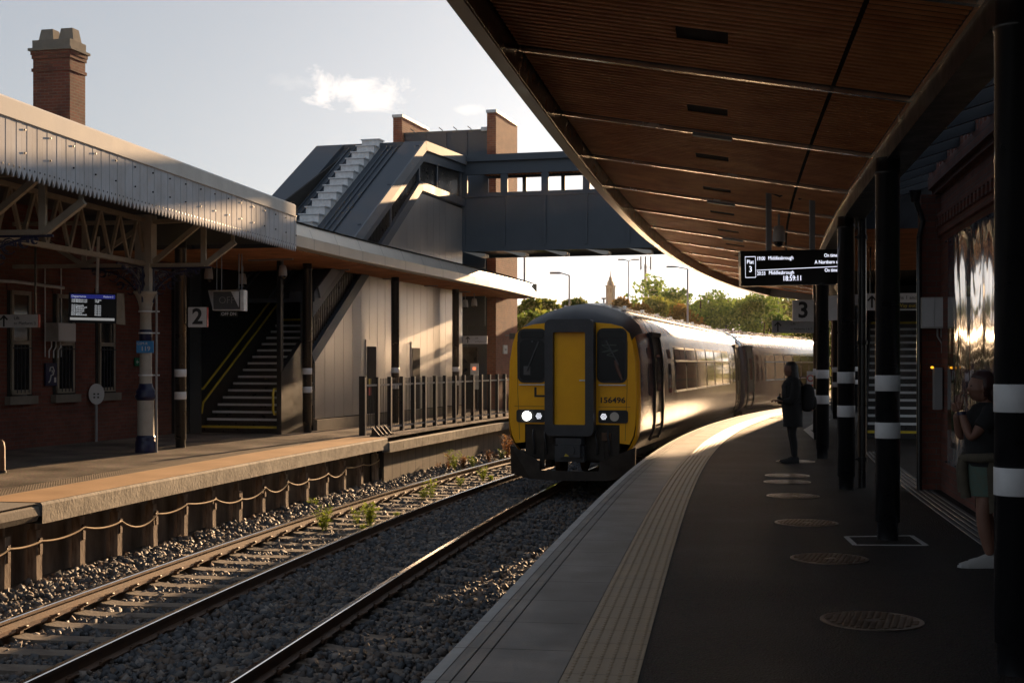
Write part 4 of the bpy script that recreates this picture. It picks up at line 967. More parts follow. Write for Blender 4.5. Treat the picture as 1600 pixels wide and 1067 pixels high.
for x in (-.26,.30):
    m = MB(F); z0, z1 = pz(64), pz(43); m.add([(x-.22,-.2,z0),(x+.22,-.2,z0),(x+.22,.2,z0),(x-.22,.2,z0),(x-.16,-.15,z1),(x+.16,-.15,z1),(x+.16,.15,z1),(x-.16,.15,z1)], [(0,1,5,4),(1,2,6,5),(2,3,7,6),(3,0,4,7),(4,5,6,7),(0,3,2,1)]); m.build('chimney_pot', M['stone'], ch)
# ------------------------------------------------------------------ old canopy with white valance
V = Curve([(15.0,-6.35),(27.6,-4.40-.02)], 15, 27.6, 1)
V0, V1 = 11.0, 27.45
ZB, ZT, ZM = 3.94, 4.90, 4.66
oc = thing('old_canopy', 'victorian platform canopy with white saw toothed boarded valance and cream trusses', 'canopy', V.p(22,-2,3.9))
M['val'] = mat('white valance paint', (.58,.60,.64), .8, 0, .10, 2.2, spec=.2, dirt=(.42,.41,.41))
M['lead'] = mat('pale capping', (.60,.58,.54), .8, 0, .14, 1.5, spec=.3, rvar=.06)
m = MB(); bwid = .128; y = V0; k_ = 0
md = MB()
while y < V1:
    y2 = y+bwid/math.sqrt(1+V.m(y)**2)
    a = y+.004; b = y2-.004; ym = (a+b)/2; off = .0 if k_ % 2 else .003
    vs = [V.p(a,off,ZB+.10), V.p(ym,off,ZB), V.p(b,off,ZB+.10), V.p(b,off,ZM), V.p(a,off,ZM)]; n_ = Vector((-.03,0,0))
    m.prism(vs, V.p(ym,-.02,0)-V.p(ym,0,0))
    c = V.p(ym, off+.002, ZB+.135); md.cyl(c, V.p(ym, off+.004, ZB+.135), .015, n=6)
    if k_ % 5 == 0 :
        for z in (ZB+.33, ZB+.62, ZM+.0):
            c = V.p(ym, off+.004, z); md.cyl(c, V.p(ym, off+.022, z), .013, n=6)
    y = y2; k_ += 1
m.build('valance_boards', M['val'], oc); md.build('bolts', M['blackm'], oc)
m = MB(); m.sweep(V, [(-.035,3.97),(-.05,ZT)][::-1], lin(V0, V1, 2)); m.build('valance_backing', M['dgrey'], oc)
m = MB(); m.sweep(V, [(-.20,ZT+.03),(.0,ZT),(.03,ZT-.03),(.03,ZM-.01),(.0,ZM-.02)], lin(V0, V1, 1.4)); a = V.p(V1,.03,ZT-.03); m.build('capping', M['lead'], oc)
m = MB(); m.sweep(V, [(-6.4,4.75),(-.15,4.75)], [V0,20,V1]); m.sweep(V, [(-3,4.95),(-.15,4.8)], [V0,20,V1]); a = V.p(V1,.0,4.1); b = V.p(V1,-6,4.1); m.quad(a, b, b+Vector((0,0,.8)), a+Vector((0,0,.8))); m.build('roof_boarding', M['dgrey'], oc)
m = MB(); 
m.sweep(V, [(-.30,4.28),(-.30,4.56),(-.22,4.56),(-.22,4.28)], [V0,20,V1-.2], True); m.build('edge_beam', M['cream'], oc)
# column line of the old canopy
KL = Curve([(18.8,-7.62),(24.95,-6.80)], 18, 25, 1)
D2 = -2.35
def truss_across(Y, base=3.47, L=1.72):
    m = MB(); a = KL.p(Y,0,base); e = (KL.p(Y,1,0)-KL.p(Y,0,0)); up = Vector((0,0,1))
    m.bar(a, a+e*1.15, .10, .07); m.bar(a+e*1.12, a+e*1.12+up*.85, .09, .10); m.bar(a+e*.08, a+e*1.10+up*.80, .09, .09)
    m.bar(a+e*1.15, a+e*1.72+up*.42, .09, .10); m.bar(a+up*.80, a+e*L+up*.86, .10, .08); m.bar(a+e*1.68+up*.42, a+e*1.68+up*.84, .06, .06)
    m.bar(a, a-e*2.6, .10, .07); m.bar(a+up*.8, a-e*2.6+up*.8, .10, .07); m.bar(a-e*.05+up*.75, a-e*1.2, .08, .08); m.bar(a-e*1.2, a-e*2.4+up*.75, .08, .08); m.bar(a-e*1.2, a-e*1.2+up*.8,.08,.08)
    return m
for Y in (12.7, 18.8, 24.95):
    truss_across(Y).build('cross_truss', M['cream'], oc)
m = MB()
for Ya, Yb in ((12.7,18.8),(18.8,24.95)):
    a = KL.p(Ya,0,3.50); b = KL.p(Yb,0,3.50); m.bar(a, b, .09, .08); m.bar(a+Vector((0,0,.80)), b+Vector((0,0,.80)), .09, .08)
    n = 8
    for i in range(n):
        p = a.lerp(b,(i+.0)/n); q = a.lerp(b,(i+.5)/n)+Vector((0,0,.8)); r_ = a.lerp(b,(i+1)/n); m.bar(p, q, .05, .06); m.bar(q, r_, .05, .06)
m.build('long_truss', M['cream'], oc)
M['castw'] = mat('cast iron cream paint', (.50,.48,.43), .45, 0, .15, 6, .002, 50, dirt=(.36,.33,.28))
def cast_column(Y, label):
    c = KL.p(Y,0,0); o = thing('cast_iron_column', label, 'column', (c.x,c.y,0), 'cast iron columns of the old canopy')
    T_ = Matrix.Translation(c); th = KL.th(Y)
    m = MB(T_); m.lathe([(.195,0),(.20,.02),(.19,.20),(.17,.24),(.185,.28),(.16,.32)], n=20); m.build('base', M['navy'], o)
    m = MB(T_); m.lathe([(.155,.32),(.15,.98)], n=20); m.build('pedestal', M['castw'], o)
    m = MB(T_); m.lathe([(.155,.97),(.185,1.0),(.20,1.05),(.175,1.09),(.185,1.13),(.14,1.20),(.12,1.28)], n=20); m.build('collar', M['navy'], o)
    m = MB(T_); m.lathe([(.115,1.28),(.108,2.1)], n=20); m.build('shaft', M['castw'], o)
    m = MB(T_); m.lathe([(.112,2.05),(.118,2.06),(.118,2.26),(.112,2.28)], n=20); m.build('ring', M['navy'], o)
    m = MB(T_); m.lathe([(.105,2.28),(.10,2.98),(.115,3.0),(.13,3.06),(.17,3.16),(.20,3.24),(.225,3.26),(.225,3.31)], n=20) if False else m.lathe([(.105,2.28),(.10,2.62),(.12,2.64),(.115,2.68),(.14,2.80),(.19,2.92),(.225,2.95),(.225,2.985)], n=20); m.build('capital', M['castw'], o)
    F = fr(c, th); m = MB(F); m.box(-.11,.11,-.11,.11,2.99,3.5); m.box(-.16,.16,-.13,.13,3.5,4.4); m.build('head_block', M['castw'], o)
    m = MB(F); m.prism([(-.0,-.113,3.02),(.035,-.113,3.12),(.015,-.113,3.2),(.04,-.113,3.27),(.0,-.113,3.42),(-.04,-.113,3.27),(-.015,-.113,3.2),(-.035,-.113,3.12)], (0,-.006,0)); m.build('ornament', M['navy'], o)
    for s_, along in ((1,0),(-1,0),(-1,1),(1,1)):
        k = MB(F); pt = (lambda r, z: (s_*(.12+r),0,z)) if not along else (lambda r, z: (0,s_*(.12+r),z))
        arc = [pt(.03+.95*(1-math.cos(t)), 2.82+.58*math.sin(t)) for t in lin(0, 1.45, .16)]
        k.tube(arc, .02, 5); k.tube([pt(.0,3.42), pt(1.15,3.42)], .02, 5); k.tube([pt(.03,2.78), pt(.03,3.42)], .018, 5)
        for cx, cz, rr in ((.22,3.24,.14),(.50,3.28,.11),(.72,3.33,.075),(.88,3.36,.05),(.16,3.02,.09),(.37,3.10,.07)):
            for q in range(2): k.tube([pt(cx+rr*(1-.3*q)*math.cos(t), cz+rr*(1-.3*q)*math.sin(t)) for t in lin(0, 5.6-q, .5)], .011, 4)
            k.tube([pt(cx-rr,cz), pt(cx,cz+rr*.2), pt(cx+rr,cz)], .009, 4)
        k.build('scroll_bracket', M['navy'], o)
    for z in (1.42, 2.2, 2.60): k = MB(); k.cyl(c+Vector((0,0,z)), c+Vector((0,0,z+.03)), .135, n=18); k.bar(c+Vector((0,0,z+.015)), c+Vector((.26,-.02,z+.015)), .03, .025); k.build('clamp', M['galv'], o)
    k = MB(); k.cyl(c+Vector((.205,-.02,.0)), c+Vector((.205,-.02,3.0)), .022, n=8); k.build('conduit', M['grey'], o)
    return o, c
cast_column(24.95, 'cream and navy cast iron column carrying a small blue sign')
cast_column(18.8, 'cast iron column whose scroll bracket shows at the left edge of the photograph')
cast_column(12.7, 'cast iron column outside the left of the photograph')
# ------------------------------------------------------------------ new canopy of platform two
cn = thing('platform_canopy', 'newer timber lined canopy with pale metal fascia over the far platform', 'canopy', (-3,36,4.3))
NC = Curve([(28.1,-4.47),(31.2,-3.76),(34.3,-3.0),(37.3,-2.24),(40.2,-1.44),(43.2,-.64),(50.2,.92)], 28.1, 50.2, 3)
yn = lin(27.9, 50.2, 1.5)
m = MB(); m.sweep(NC, [(-.5,4.66),(-.16,4.62),(-.14,4.60),(-.03,4.34),(.0,4.33),(.0,4.10),(-.02,4.09),(-.3,4.09)], yn)
a, b = NC.p(50.2,0,4.1), NC.p(50.2,-5,4.1); m.quad(a, b, b+Vector((0,0,.52)), a+Vector((0,0,.52))); m.build('fascia', M['alu'], cn)
for y in lin(29.0, 49, 1.5): m = MB(); m.sweep(NC, [(-.14,4.603),(-.026,4.343),(.003,4.333),(.003,4.10)], [y, y+.02]); m.build('fascia_joint', M['dgrey'], cn)
m = MB(); a, b = NC.p(27.9,-.0,4.06), NC.p(27.9,-5.5,4.06); m.quad(a, b, b+Vector((0,0,.56)), a+Vector((0,0,.56))); m.build('end_fascia', M['black'], cn)
m = MB(); m.sweep(NC, [(-5.6,4.06),(-.28,4.11)], yn); m.build('ceiling_backing', M['woodd'], cn)
m = MB(); y = 28.0
while y < 50: a, b = NC.p(y,-.3,4.08), NC.p(y,-5.5,4.03); m.bar(a, b, .085, .035); y += .135
m.build('ceiling', M['wood'], cn)
m = MB(); m.sweep(NC, [(-5.6,4.70),(-.1,4.64)], yn); m.build('roof_sheet', M['dgrey'], cn)
for y in (30.5,34,37.5,41,44.5): m = MB(); m.bar(NC.p(y,-1.1,4.045), NC.p(y+.02,-2.2,4.035), .07, .05); m.build('light_fitting', M['grey'], cn)
for (x, y), lb in zip(((-6.50,26.35),(-4.92,32.3),(-3.25,37.4),(-1.82,43.4)), ('black banded column on the far platform beside the number 2 sign','black banded column at the right side of the far platform stairs','black banded column behind the railing between two narrow wall doors','black banded column behind the railing nearest the brick lift tower')):
    o = column((x,y), 0, 4.05); o['label'] = lb; o['group'] = 'black banded columns of the far platform'
for px, py, Y in ((289,470,26.3),(487,560,32.3),(610,520,37.4),(706,530,43.4)):
    pass
# ------------------------------------------------------------------ stair enclosure, lift tower and footbridge
S0 = Vector((-4.88, 33.3, 0)); THS = math.atan(.27); FS = fr(S0, THS)      # local y runs up the stairs along the cladding wall, x to the right
def ly(Yw): return (Yw-33.3)*1.0358
fb = thing('footbridge', 'dark clad covered footbridge and stair enclosure crossing above the train', 'footbridge', S0)
yE = ly(45.2)
def zs(l): return 2.01+(l-0)*.642                                       # stringer
yK = ly(40.9)
m = MB(FS)
# cladding wall as panels with open joints, cut by the stringer line
yy = lin(0, yE, .62); 
for i in range(len(yy)-1):
    a, b = yy[i]+.006, yy[i+1]-.006
    za = min(zs(a), 6.95)-.1; zb = min(zs(b), 6.95)-.1
    m.prism([(0,a,.28),(0,b,.28),(0,b,zb),(0,a,za)], (-.05,0,0))
m.build('wall_cladding', M['clad'], fb)
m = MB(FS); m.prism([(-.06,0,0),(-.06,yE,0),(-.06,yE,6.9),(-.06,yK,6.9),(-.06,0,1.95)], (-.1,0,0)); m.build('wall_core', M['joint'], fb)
m = MB(FS); m.box(0,.10,-.1,yE,0,.26); m.build('wall_kerb', M['panel'], fb)
m = MB(FS); m.bar((.03,-.35,zs(-.35)),(.03,yK,zs(yK)),.14,.30); m.bar((.03,yK,7.05),(.03,yE,7.05),.14,.26); m.build('stringer', M['slate'], fb)
def zr(l): return 5.06+(l-ly(35.65))*.60
m = MB(FS); l = -.3
while l < yE-.1:
    z0 = (zs(l) if l < yK else 7.0)+.1; z1 = (zr(l) if l < ly(41.1) else 8.35)-.2
    m.box(-.045,.0,l,l+.03,z0,max(z0+.2,z1)); l += .115
m.build('balusters', M['black'], fb)
m = MB(FS); 
for l in (ly(32.6),ly(36.2),ly(38.4),yK-.1,ly(42.5),ly(44.9)):
    z0 = min(zs(l),7.0); z1 = min(zr(l),8.4); m.box(-.05,.05,l-.05,l+.05,z0,max(z1, z0+.5))
m.build('posts', M['slate'], fb)
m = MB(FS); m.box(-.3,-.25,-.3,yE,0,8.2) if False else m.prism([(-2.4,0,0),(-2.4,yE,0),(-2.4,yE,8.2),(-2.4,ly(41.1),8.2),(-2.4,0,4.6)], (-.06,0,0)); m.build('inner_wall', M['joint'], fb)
# roof over the stairs: two raised verges, recessed ribbed middle
lk = ly(41.1); l0 = ly(33.0)
def rf(x0, x1, dz, th_=.12, a=l0, b=lk): m.prism([(x0,a,zr(a)+dz),(x0,b,zr(b)+dz),(x0,b,zr(b)+dz-th_),(x0,a,zr(a)+dz-th_)], (x1-x0,0,0))
m = MB(FS); rf(-.55,.12,.0,.25); rf(-3.45,-2.55,.0,.25); m.prism([(.12,lk,zr(lk)),(.12,yE,8.60),(.12,yE,8.35),(.12,lk,zr(lk)-.25)], (-3.57,0,0)); m.build('roof_verge', M['slate'], fb)
m = MB(FS); rf(-2.55,-.55,-.16,.1); 
for x in (-2.35,-2.15,-1.95,-1.3+.2,-.95,-.75): rf(x-.02,x+.02,-.10,.06)
m.build('roof_sheet', M['slate'], fb)
m = MB(FS); m.bar((.14,ly(33.2),zr(ly(33.2))-.14),(.14,lk,zr(lk)-.14),.05,.30); m.bar((.14,lk,zr(lk)-.14),(.14,yE,8.45),.05,.28); m.build('eaves_trim', M['eaves'], fb)
m = MB(FS); m.prism([(.02,l0,zr(l0)-.25),(.02,lk,zr(lk)-.25),(.02,yE,8.35),(.02,yE,8.05),(.02,lk,zr(lk)-.62),(.02,l0,zr(l0)-.62)], (.06,0,0)); m.build('eaves_beam', M['slate'], fb)
rs = thing('roof_walkway', 'row of galvanised stepped boxes climbing the dark stair roof', 'walkway', FS @ Vector((-1.62,ly(38.5),zr(ly(38.5)))))
for i in range(13):
    l = ly(36.1)+i*(ly(41.0)-ly(36.1))/12; z = zr(l)-.10
    k = MB(FS); k.box(-1.90,-1.34,l,l+.38,z-.1,z+.24); k.build('step_box', M['galv'], rs)
    k = MB(FS); k.box(-1.925,-1.30,l-.05,l+.40,z+.245,z+.275); k.build('tread', M['galv'], rs)
# bridge span
FBd = fr(S0+Matrix.Rotation(-THS,3,'Z') @ Vector((0,yE,0)), THS)          # x across the tracks
XB = 17.5
Zp0, Zp1, Zs, Zl, Zf0, Zf1 = 5.62, 7.22, 7.36, 7.98, 8.40, 8.62
for nm, y0, y1, dz in (('near_side',0,.08,0),('far_side',2.7,2.78,0)):
    x = .05; k_ = 0
    while x < XB:
        k = MB(FBd); k.box(x+.02,min(x+1.38,XB),y0,y1,Zp0,Zp1); k.build('side_panel', M['slate'], fb) if y0 == 0 else k.build('side_panel', M['slate'], fb)
        x += 1.40
    k = MB(FBd); k.box(-.02,XB,y0-.04,y1+.04,Zp1,Zs); k.box(-.02,XB,y0-.02,y1+.02,Zl if y0 == 0 else 8.22,Zf0); k.box(-.02,XB,y0-.03,y1+.03,Zp0-.22,Zp0)
    x = .05
    while x < XB: k.box(x-.05,x+.05,y0-.06,y1+.04,Zp0-.05,Zp1); k.box(x-(.12 if y0 == 0 else .07),x+(.12 if y0 == 0 else .07),y0,y1,Zs,Zl if y0 == 0 else 8.22); x += 1.40
    k.build('frame', M['slate'], fb)
m = MB(FBd); m.box(-.1,XB,-.16,2.95,Zf0,Zf1); m.build('roof', M['slate'], fb)
m = MB(FBd); m.box(0,XB,.1,2.68,5.5,5.66); m.build('deck', M['black'], fb)
m = MB(FBd); x = .1
while x < XB: m.box(x,x+.07,.12,2.66,Zf0-.10,Zf0-.05); x += .13
m.build('ceiling', M['wood'], fb)
for x in [.05+1.4*i for i in range(0,12)]:
    m = MB(FBd); m.prism([(x,-.06,Zp0-.22),(x,-.55,Zp0-.26),(x,-.62,Zp0-.30),(x,-.0,Zp0-.36)], (.05,0,0)) if False else m.prism([(x,-.05,Zp0-.22),(x+.75,-.05,Zp0-.30),(x+.75,-.05,Zp0-.40),(x+.6,-.05,Zp0-.42)], (0,.5,0)); m.build('bracket', M['alu'], fb)
m = MB(FBd); m.cyl((-.1,-.12,0),(-.1,-.12,8.3),.06,n=12)
for z in (4.4,6.9): m.bar((-.3,-.12,z),(.0,-.12,z),.03,.04)
m.build('rainwater_pipe', M['blackm'], fb)
m = MB(FBd); m.box(-3.4,0,0,.1,5.5,7.1); m.box(-3.4,.0,2.7,2.78,3,8.4); m.box(0,XB,2.6,2.66,5.66,5.7); m.build('landing_side', M['slate'], fb)
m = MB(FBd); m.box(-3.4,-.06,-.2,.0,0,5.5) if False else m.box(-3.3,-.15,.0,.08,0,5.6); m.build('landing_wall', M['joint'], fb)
# lift tower
lt = thing('lift_tower', 'red brick lift tower with recessed grey cladding behind the footbridge', 'tower', at(775, 568, 48.5))
FT = fr(at(775, 568, 48.6), THS, 0.0)
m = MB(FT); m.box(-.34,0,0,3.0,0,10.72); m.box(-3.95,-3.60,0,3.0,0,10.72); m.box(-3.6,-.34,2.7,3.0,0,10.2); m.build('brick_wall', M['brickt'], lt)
m = MB(FT); m.box(-.37,.03,-.03,3.03,10.725,10.83); m.box(-3.98,-3.57,-.03,3.03,10.725,10.83); m.box(-.6,-.34,.1,.5,10.1,10.24); m.build('coping', M['galv'], lt)
m = MB(FT); 
for x0, x1 in ((-3.55,-2.75),(-2.72,-1.95),(-1.92,-1.15),(-1.12,-.36)): m.box(x0,x1,.22,.26,0,10.1)
m.box(-3.6,-.34,.27,.35,0,10.1); m.build('cladding', M['slate'], lt)
m = MB(FT)
for k in range(6): m.box(-2.1,-1.7,.18,.22,9.0+k*.06,9.035+k*.06)
m.build('vent', M['black'], lt)
m = MB(FT); m.box(-3.62,-.33,.2,2.8,10.1,10.18); 
for k in range(5): m.bar((-3.2+k*.55,.25,10.2),(-3.35+k*.55,.25,10.32),.02,.03)
m.build('roof', M['dgrey'], lt)
m = MB(FT); m.box(-1.75,-.75,.12,.2,0,2.25); m.build('lift_door', M['black'], lt)
c = at(741, 588, 46.5); m = MB(fr(c, THS)); m.box(-.14,.14,0,.06,-.45,.45); o = tag(m.build('lift_call_panel', M['galv']), 'pale lift call panel beside the dark lift door under the far canopy', 'control panel')
m = MB(fr(c, THS)); m.box(-.06,.06,-.008,-.001,.22,.32); q = m.build('display', emis('red display', (1,.25,.1), .5)); q.parent = o
c = at(742, 531, 45.5); o, F = sign_flag('wayfinding_sign', 'white sign with arrow to the lift beside the brick tower', c, .86, .27, THS, [('Lift', .09, .0, .06, M['signb'], 'LEFT'), ('to Platform 3', .075, .0, -.06, M['signb'], 'LEFT')], M['signw']); arrow(F, o, -.25, 0, .18, M['signb'])
c = at(790, 546, 49.6); o, F = sign_flag('notice_sign', 'small white notice on the side of the brick lift tower', c, .34, .32, -1.15, [('Lift', .12, 0, .0, M['signb'], 'CENTER')], M['signw'])
c = at(792, 524, 49.8); o = thing('wall_lamp', 'bracket lamp on the side of the brick tower', 'lamp', c); m = MB(); m.bar(c+Vector((-.35,0,0)), c+Vector((.1,0,0)), .04, .04); m.build('arm', M['grey'], o); m = MB(); m.cbox(c+Vector((.2,0,-.03)), .22,.2,.22); m.build('head', M['black'], o)
for px, py, Y, lb in ((727,480,45,'left of two dome cameras under the far canopy end'),(741,478,45.6,'right of two dome cameras under the far canopy end'),(442,431,31,'white dome camera under the timber canopy above the stairs'),(326,436,30,'white dome camera under the timber canopy above the OFF indicator'),(379,444,31.5,'small white dome camera right of the OFF indicator')):
    dome(at(px, py, Y), lb, 1.25)
m = MB(); m.prism([(-8.3,31.72,0),(-7.35,31.72,0),(-7.35,31.72,4.6),(-8.3,31.72,4.6)], (0,.1,0)); m.build('infill_panel', M['blackm'], b2)
# narrow doors in the grey wall
for px, lb in ((580,'left narrow dark door in the grey cladding wall'),(649.5,'right narrow dark door in the grey cladding wall')):
    a = (px-HX)/FPX; Yd = (-4.88-.27*33.3+.02)/(a-.27); l = ly(Yd); o = thing('access_door', lb, 'door', FS @ Vector((.02,l,.3)))
    k = MB(FS); k.box(.0,.03,l-.40,l+.40,.26,2.22); k.box(.0,.03,l-.40,l+.40,2.22,2.3); k.build('frame', M['clad'], o)
    k = MB(FS); k.box(.031,.045,l-.33,l+.33,.28,2.12); k.build('leaf', M['joint'], o)
    k = MB(FS); k.box(.046,.050,l-.3,l-.08,1.02,1.24); k.build('warning_sign', M['yell'], o); k = MB(FS); k.box(.046,.050,l-.3,l-.08,.78,1.0); k.build('red_sign', M['red'], o)
# ------------------------------------------------------------------ far platform stairs
oL = Vector((-7.47, 32.2, 0)); ctr = oL+Matrix.Rotation(-THS,3,'Z') @ Vector((1.11,0,0))
ctr.z = 0
s2, F2s = stairs(ctr, THS, 2.18, 17, 'dark staircase with white step edges and yellow handrails on the far platform')
m = MB(F2s); m.prism([(-1.11,-.6,0),(-1.11,-.6,4.0),(-1.11,7.0,4.0),(-1.11,7.0,0)], (-.06,0,0)); m.prism([(-1.22,4.8,0),(-1.22,4.8,4),(1.2,4.8,4),(1.2,4.8,2.9)] if False else [(-1.1,6.0,0),(-1.1,6.0,4.0),(1.0,6.0,4.0),(1.0,6.0,0)], (0,.06,0)); m.build('side_wall', M['blackm'], s2)
m = MB(F2s); m.prism([(1.0,-.25,0),(1.0,-.25,1.45),(1.0,1.35,2.45),(1.0,1.35,0)], (.12,0,0)); m.box(1.0,1.10,-.25,-.1,1.3,4.05); m.build('right_stringer', M['blackm'], s2)
def rail(F, par, x, off, y0, n, top):
    k = MB(F); sl = .168/.272
    b0 = (x, y0, .9-off)
    pts = [(x,.1,.95-off+.05),(x,.1-.12,.95-off),(x,.02-.12,.62)] if False else []
    return k
for x, sd in ((-1.03,1),(.94,-1)):
    sl = .168/.272; k = MB(F2s)
    up = [(x,0,1.05),(x,17*.272,17*.168+1.02),(x,17*.272+.9,17*.168+1.02)]; lo = [(x,0,.72),(x,17*.272,17*.168+.69),(x,17*.272+.9,17*.168+.69)]
    loop = [up[2],up[1],up[0],(x,-.28,1.05),(x,-.32,.95),(x,-.32,.55),(x,-.26,.47),(x,-.08,.47),lo[0],lo[1],lo[2]]
    k.tube([Vector(p) for p in loop], .028, 8); k.build('handrail', M['yell'], s2)
# ------------------------------------------------------------------ railing on the far platform
fa, fbk = P(571,680), P(778.5,652)
rl = thing('railing', 'black metal railing of flat posts and thin bars along the far platform edge', 'railing', fa)
dv = (fbk-fa); n = 13; L_ = dv.length; dd = dv.normalized(); thf = math.atan2(dd.x, dd.y)
FR = fr(fa, thf)
for i in range(n+5):
    y = i*L_/n; k = MB(FR); k.box(-.09,.0,y-.035,y+.035,0,1.33) if i else k.box(-.14,.0,y-.05,y+.05,-.02,1.36); k.build('post', M['black'], rl)
    k = MB(FR); k.box(-.004+.0,.010,y-.036,y+.036,.0,1.325); k.build('post_lit_edge', M['clad'], rl)  # pale plate paints the sunlit right edge onto each black post
m = MB(FR); Lm = L_*(n+4)/n
for z in (.10,1.12): m.box(-.065,-.025,0,Lm,z,z+.045)
m.build('rails', M['grey'], rl)
m = MB(FR); y = .1
while y < Lm: m.cyl((-.045,y,.1),(-.045,y,1.30),.008,n=5); y += .105
m.build('infill_bars', M['blackm'], rl)
for i in range(4):
    c = P(589+i*6.2, 681.5-i*1.0); o = thing('cable_clip', 'small black angled bracket in a row on the far platform edge', 'bracket', c, 'black angled brackets at the end of the railing')
    m = MB(fr(c, thf)); m.prism([(-.12,-.05,0),(.10,-.05,0),(-.10,-.05,.22)], (0,.05,0)); m.box(-.14,.12,-.08,.02,0,.03); m.build('wedge', M['black'], o)
# ------------------------------------------------------------------ signs and screens on the far platform
c = at(145, 480.5, 24.6)
o = thing('information_screen', 'hanging departures screen in front of the left brick wall', 'screen', c)
F = Matrix.Translation(c) @ Matrix.Rotation(R(1.5),4,'Y') @ Matrix.Rotation(-.12,4,'Z')
m = MB(F); m.prism([(-.44,0,.26),(.46,0,.26),(.46,0,-.28),(-.44,0,-.28)], (0,.12,0)); m.prism([(.46,-.02,.27),(.54,.02,.27),(.58,.02,-.3),(.47,-.02,-.29)], (0,.10,0)); m.build('case', M['cream'], o)
m = MB(F); m.box(-.46,.455,-.02,0,-.285,.265); m.build('bezel', M['black'], o)
m = MB(F); m.box(-.42,.43,-.026,-.021,.16,.235); m.build('header', emis('screen blue', (.03,.04,.30), .14), o)
m = MB(F); m.box(-.42,.43,-.026,-.021,-.235,-.19); m.build('footer', emis('screen white', (.7,.72,.72), .12), o)
m = MB()
TX = emis('screen text', (.8,.85,.9), .14); ux = F.to_3x3() @ Vector((1,0,0)); uz = F.to_3x3() @ Vector((0,0,1))
vs, fs = text('Departures', .06, F @ Vector((-.40,-.03,.198)), ux, uz, .0008, 'LEFT'); m.add(vs, fs, False)
vs, fs = text('Platform 2', .045, F @ Vector((.40,-.03,.198)), ux, uz, .0008, 'RIGHT'); m.add(vs, fs, False)
for i, (t1, t2) in enumerate((('19:00 Middlesbrough','On time'),('19:05 Middlesbrough','19:08'),('',''),('19:10 Newcastle','On time'),('19:24 Middlesbrough','On time'),('19:36 Sunderland','On time'),('19:40 Nunthorpe','On time'),('20:05 Hexham','On time'),('20:33 Middlesbrough','On time'))):
    z = .135-i*.034
    if t1:
        vs, fs = text(t1, .042, F @ Vector((-.40,-.03,z)), ux, uz, .0006, 'LEFT', .85, .0008); m.add(vs, fs, False)
        vs, fs = text(t2, .042, F @ Vector((.05,-.03,z)), ux, uz, .0006, 'LEFT', .85, .0008); m.add(vs, fs, False)
m.build('lettering', TX, o)
m = MB(F); m.cyl((.05,.05,.26),(.05,.05,1.3),.03,n=8); m.build('support_pole', M['galv'], o)
c = at(20, 501.5, 24.6); o, F = sign_flag('wayfinding_sign', 'grey hanging sign reading Lift to Platform 3 in front of the brick wall', c, .96, .235, .1, [('Lift', .085, .02, .05, M['signb'], 'LEFT'), ('to Platform 3', .078, .02, -.045, M['signb'], 'LEFT')], M['signw'], M['red']); arrow(F, o, -.17, 0, .17, M['signb'])
m = MB(F); m.box(-.45,-.42,.02,.05,.12,1.6); m.box(.40,.43,.02,.05,.12,1.6); m.build('hanger', M['blackm'], o)
def wallpt(px, py):
    a = (px-HX)/FPX; y = min((abs(WL.x(q)/q-a), q) for q in np.arange(22, 33, .02))[1]; return at(px, py, y), y
def wallitem(px, py): 
    c, y = wallpt(px, py); return c, Matrix.Translation(c) @ Matrix.Rotation(R(90)-WL.th(y), 4, 'Z')
c, F = wallitem(83, 519); o = thing('wall_cabinet', 'grey electrical cabinet with conduits on the left brick wall', 'cabinet', c)
m = MB(F); m.box(-.3,.3,-.32,-.0,-.19,.18); m.build('case', M['white'], o); m = MB(F); m.box(-.29,.29,-.33,-.322,-.17,.165); m.build('door', M['signw'], o)
for x in (-.2,-.05,.1): m = MB(F); m.tube([(x,-.1,-.19),(x,-.1,-.3),(x-.08,-.1,-.38),(x-.08,-.1,-.52)], .014, 6); m.build('conduit', M['galv'], o)
for x in (-.34,.2): m = MB(F); m.cyl((x,-.05,-.5),(x,-.05,1.3),.014,n=6); m.build('conduit', M['galv'], o)
c, F = wallitem(77, 585); o = thing('wall_sign', 'small navy hearing loop sign with a white ear on the left brick wall', 'sign', c)
m = MB(F); m.box(-.19,.19,-.05,-.02,-.23,.23); m.build('panel', M['navy'], o)
m = MB(F); m.tube([(-.10,-.055,-.16),(-.05,-.055,-.12),(-.02,-.055,-.02),(.05,-.055,.0),(.08,-.055,.08),(.04,-.055,.15),(-.04,-.055,.14),(-.07,-.055,.06)], .014, 6); m.tube([(-.02,-.055,.08),(.03,-.055,.08),(.01,-.055,.03)], .010, 6); m.box(.09,.15,-.056,-.05,-.16,-.06); m.build('ear_symbol', M['signw'], o)
for x in (-.175,.175):
    pass
c, F = wallitem(214.5, 565.5); o = thing('exit_sign', 'small green emergency exit sign on the left brick wall', 'sign', c)
m = MB(F); m.box(-.17,.17,-.05,-.02,-.09,.09); m.build('panel', M['green'], o); m = MB(F); m.bar((-.12,-.055,0),(-.02,-.055,0),.005,.02); m.bar((-.12,-.055,0),(-.08,-.055,.035),.005,.018); m.bar((-.12,-.055,0),(-.08,-.055,-.035),.005,.018); m.box(.05,.12,-.056,-.05,-.06,.06); m.build('symbol', M['signw'], o)
cK = KL.p(24.95,0,0); c = at(226.5, 542, cK.y-.16)
o, F = sign_flag('radio_sign', 'small blue sign reading GSM-R 119 on the cast iron column', c, .315, .22, .0, [('GSM-R', .07, -.05, .06, M['signw'], 'CENTER'), ('119', .12, .01, -.035, M['signw'], 'CENTER')], M['blue'], dep=.02)
c = at(308.5, 495.5, 26.3)
